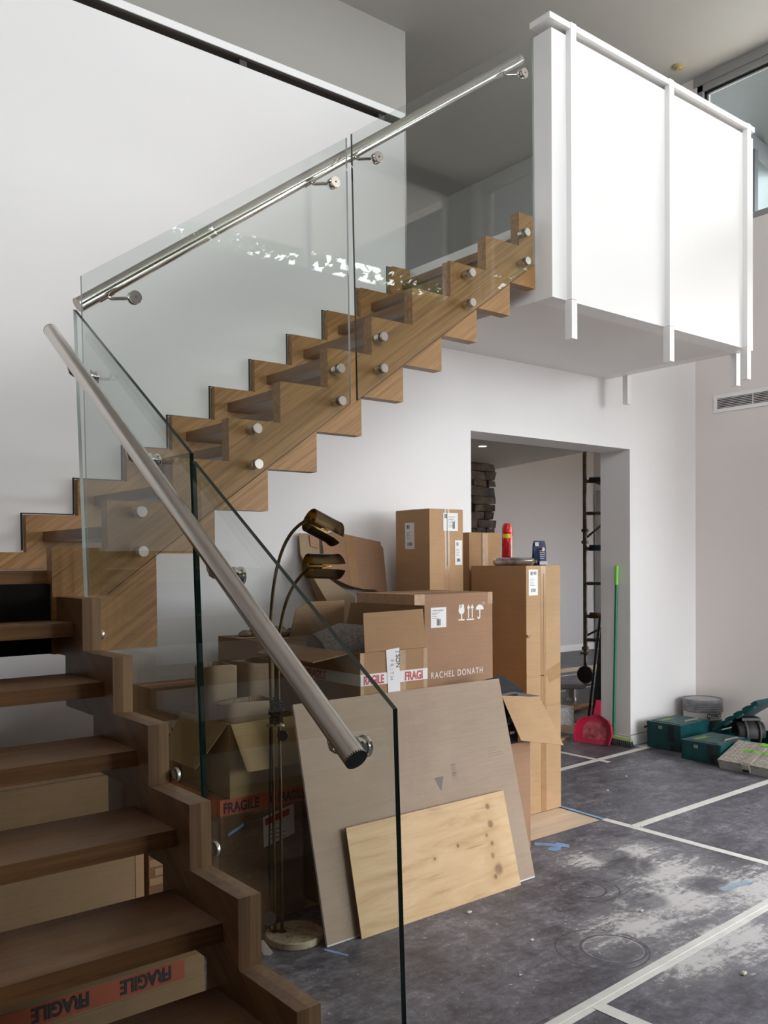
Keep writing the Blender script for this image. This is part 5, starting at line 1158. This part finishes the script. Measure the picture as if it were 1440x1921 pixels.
# ================================================================== OUTDOORS
ob('garden_ground', MB().box(-30, 40, -40, 30, -0.4, -0.15), plain('garden_ground', (0.24, 0.225, 0.21), 0.9, var=0.3, scale=0.5), kind='structure')
struct('trim_eave_side', MB().box(XR+0.2, 8.75, YR-2.8, 1.6, ZC+0.02, ZC+0.14), plain('slate_soffit', (0.085, 0.095, 0.10), 0.6))
struct('trim_eave_rear', MB().box(XL-0.2, XR+0.2, YR-2.8, YR-0.2, ZC+0.02, ZC+0.14), M_GREYW)
wing = thing('neighbour_wing', 'grey framed corner of the neighbouring wing seen through the high window', 'building', (9.5, 0.8, 3.5))
ob('fascia', MB().prism([(7.2, 0.0, 5.36), (9.6, 0.82, 5.98), (9.6, 0.82, 5.70), (7.2, 0.0, 5.22)], (0, 0.10, 0)), plain('dark_wing_frame', (0.05, 0.052, 0.055), 0.6), wing)
ob('corner_post', MB().box(7.30, 7.36, 0.02, 0.10, 3.4, 5.25), plain('dark_wing_frame', (0.05, 0.052, 0.055), 0.6), wing)
ob('glazing', MB().prism([(7.36, 0.06, 5.22), (9.6, 0.84, 5.66), (9.6, 0.84, 3.2), (7.36, 0.06, 3.2)], (0, 0.01, 0)), plain('dark_wing_glass', (0.03, 0.036, 0.04), 0.35, spec=0.3), wing)
def tree(label, c, h, rr, n, seed, ls=1.0, vf=0.9):
    rs = random.Random(seed); c = Vector(c); t = thing('garden_tree', label, 'tree', tuple(c), 'garden trees outside')
    tr = [c, c+Vector((0.1, 0.05, h*0.35)), c+Vector((0, 0.1, h*0.7))]
    ob('trunk', MB().tube(tr, [0.14, 0.10, 0.05], 8), plain('tree_bark', (0.10, 0.075, 0.05), 0.9), t)
    mb = MB(); bm = mb.bm
    for i in range(n):
        a, b, k = rs.uniform(0, 6.283), rs.uniform(-1, 1), rs.uniform(0.35, 1)
        s = math.sqrt(1-b*b); p = c+Vector((rr*k*s*math.cos(a), rr*k*s*math.sin(a), h*0.7+rr*vf*k*b))
        d = Vector((rs.uniform(-1, 1), rs.uniform(-1, 1), rs.uniform(-0.6, 0.6))).normalized()*0.13*ls; e = d.cross(Vector((rs.uniform(-1, 1), rs.uniform(-1, 1), 1))).normalized()*0.06*ls
        v = [bm.verts.new(q) for q in (p, p+d*0.5+e, p+d, p+d*0.5-e)]; bm.faces.new(v)
    o = ob('leaves', mb, plain('leaf_green', (0.10, 0.17, 0.055), 0.6, var=0.5, scale=3), t); o['kind'] = 'stuff'
tree('leafy garden tree beyond the high side window', (13.2, 2.6, -0.15), 9.4, 2.6, 5000, 3, 1.3)
for k_, (tx, ty, th_, tr_) in enumerate(((6.9, -13.0, 11.2, 3.2), (13.6, -12.5, 11.0, 3.2))):
    tree(('broad leafy garden tree behind the rear clerestory', 'leafy garden tree off the rear corner of the house')[k_], (tx, ty, -0.15), th_, tr_, 3000, 5+k_, 1.7, 0.55)
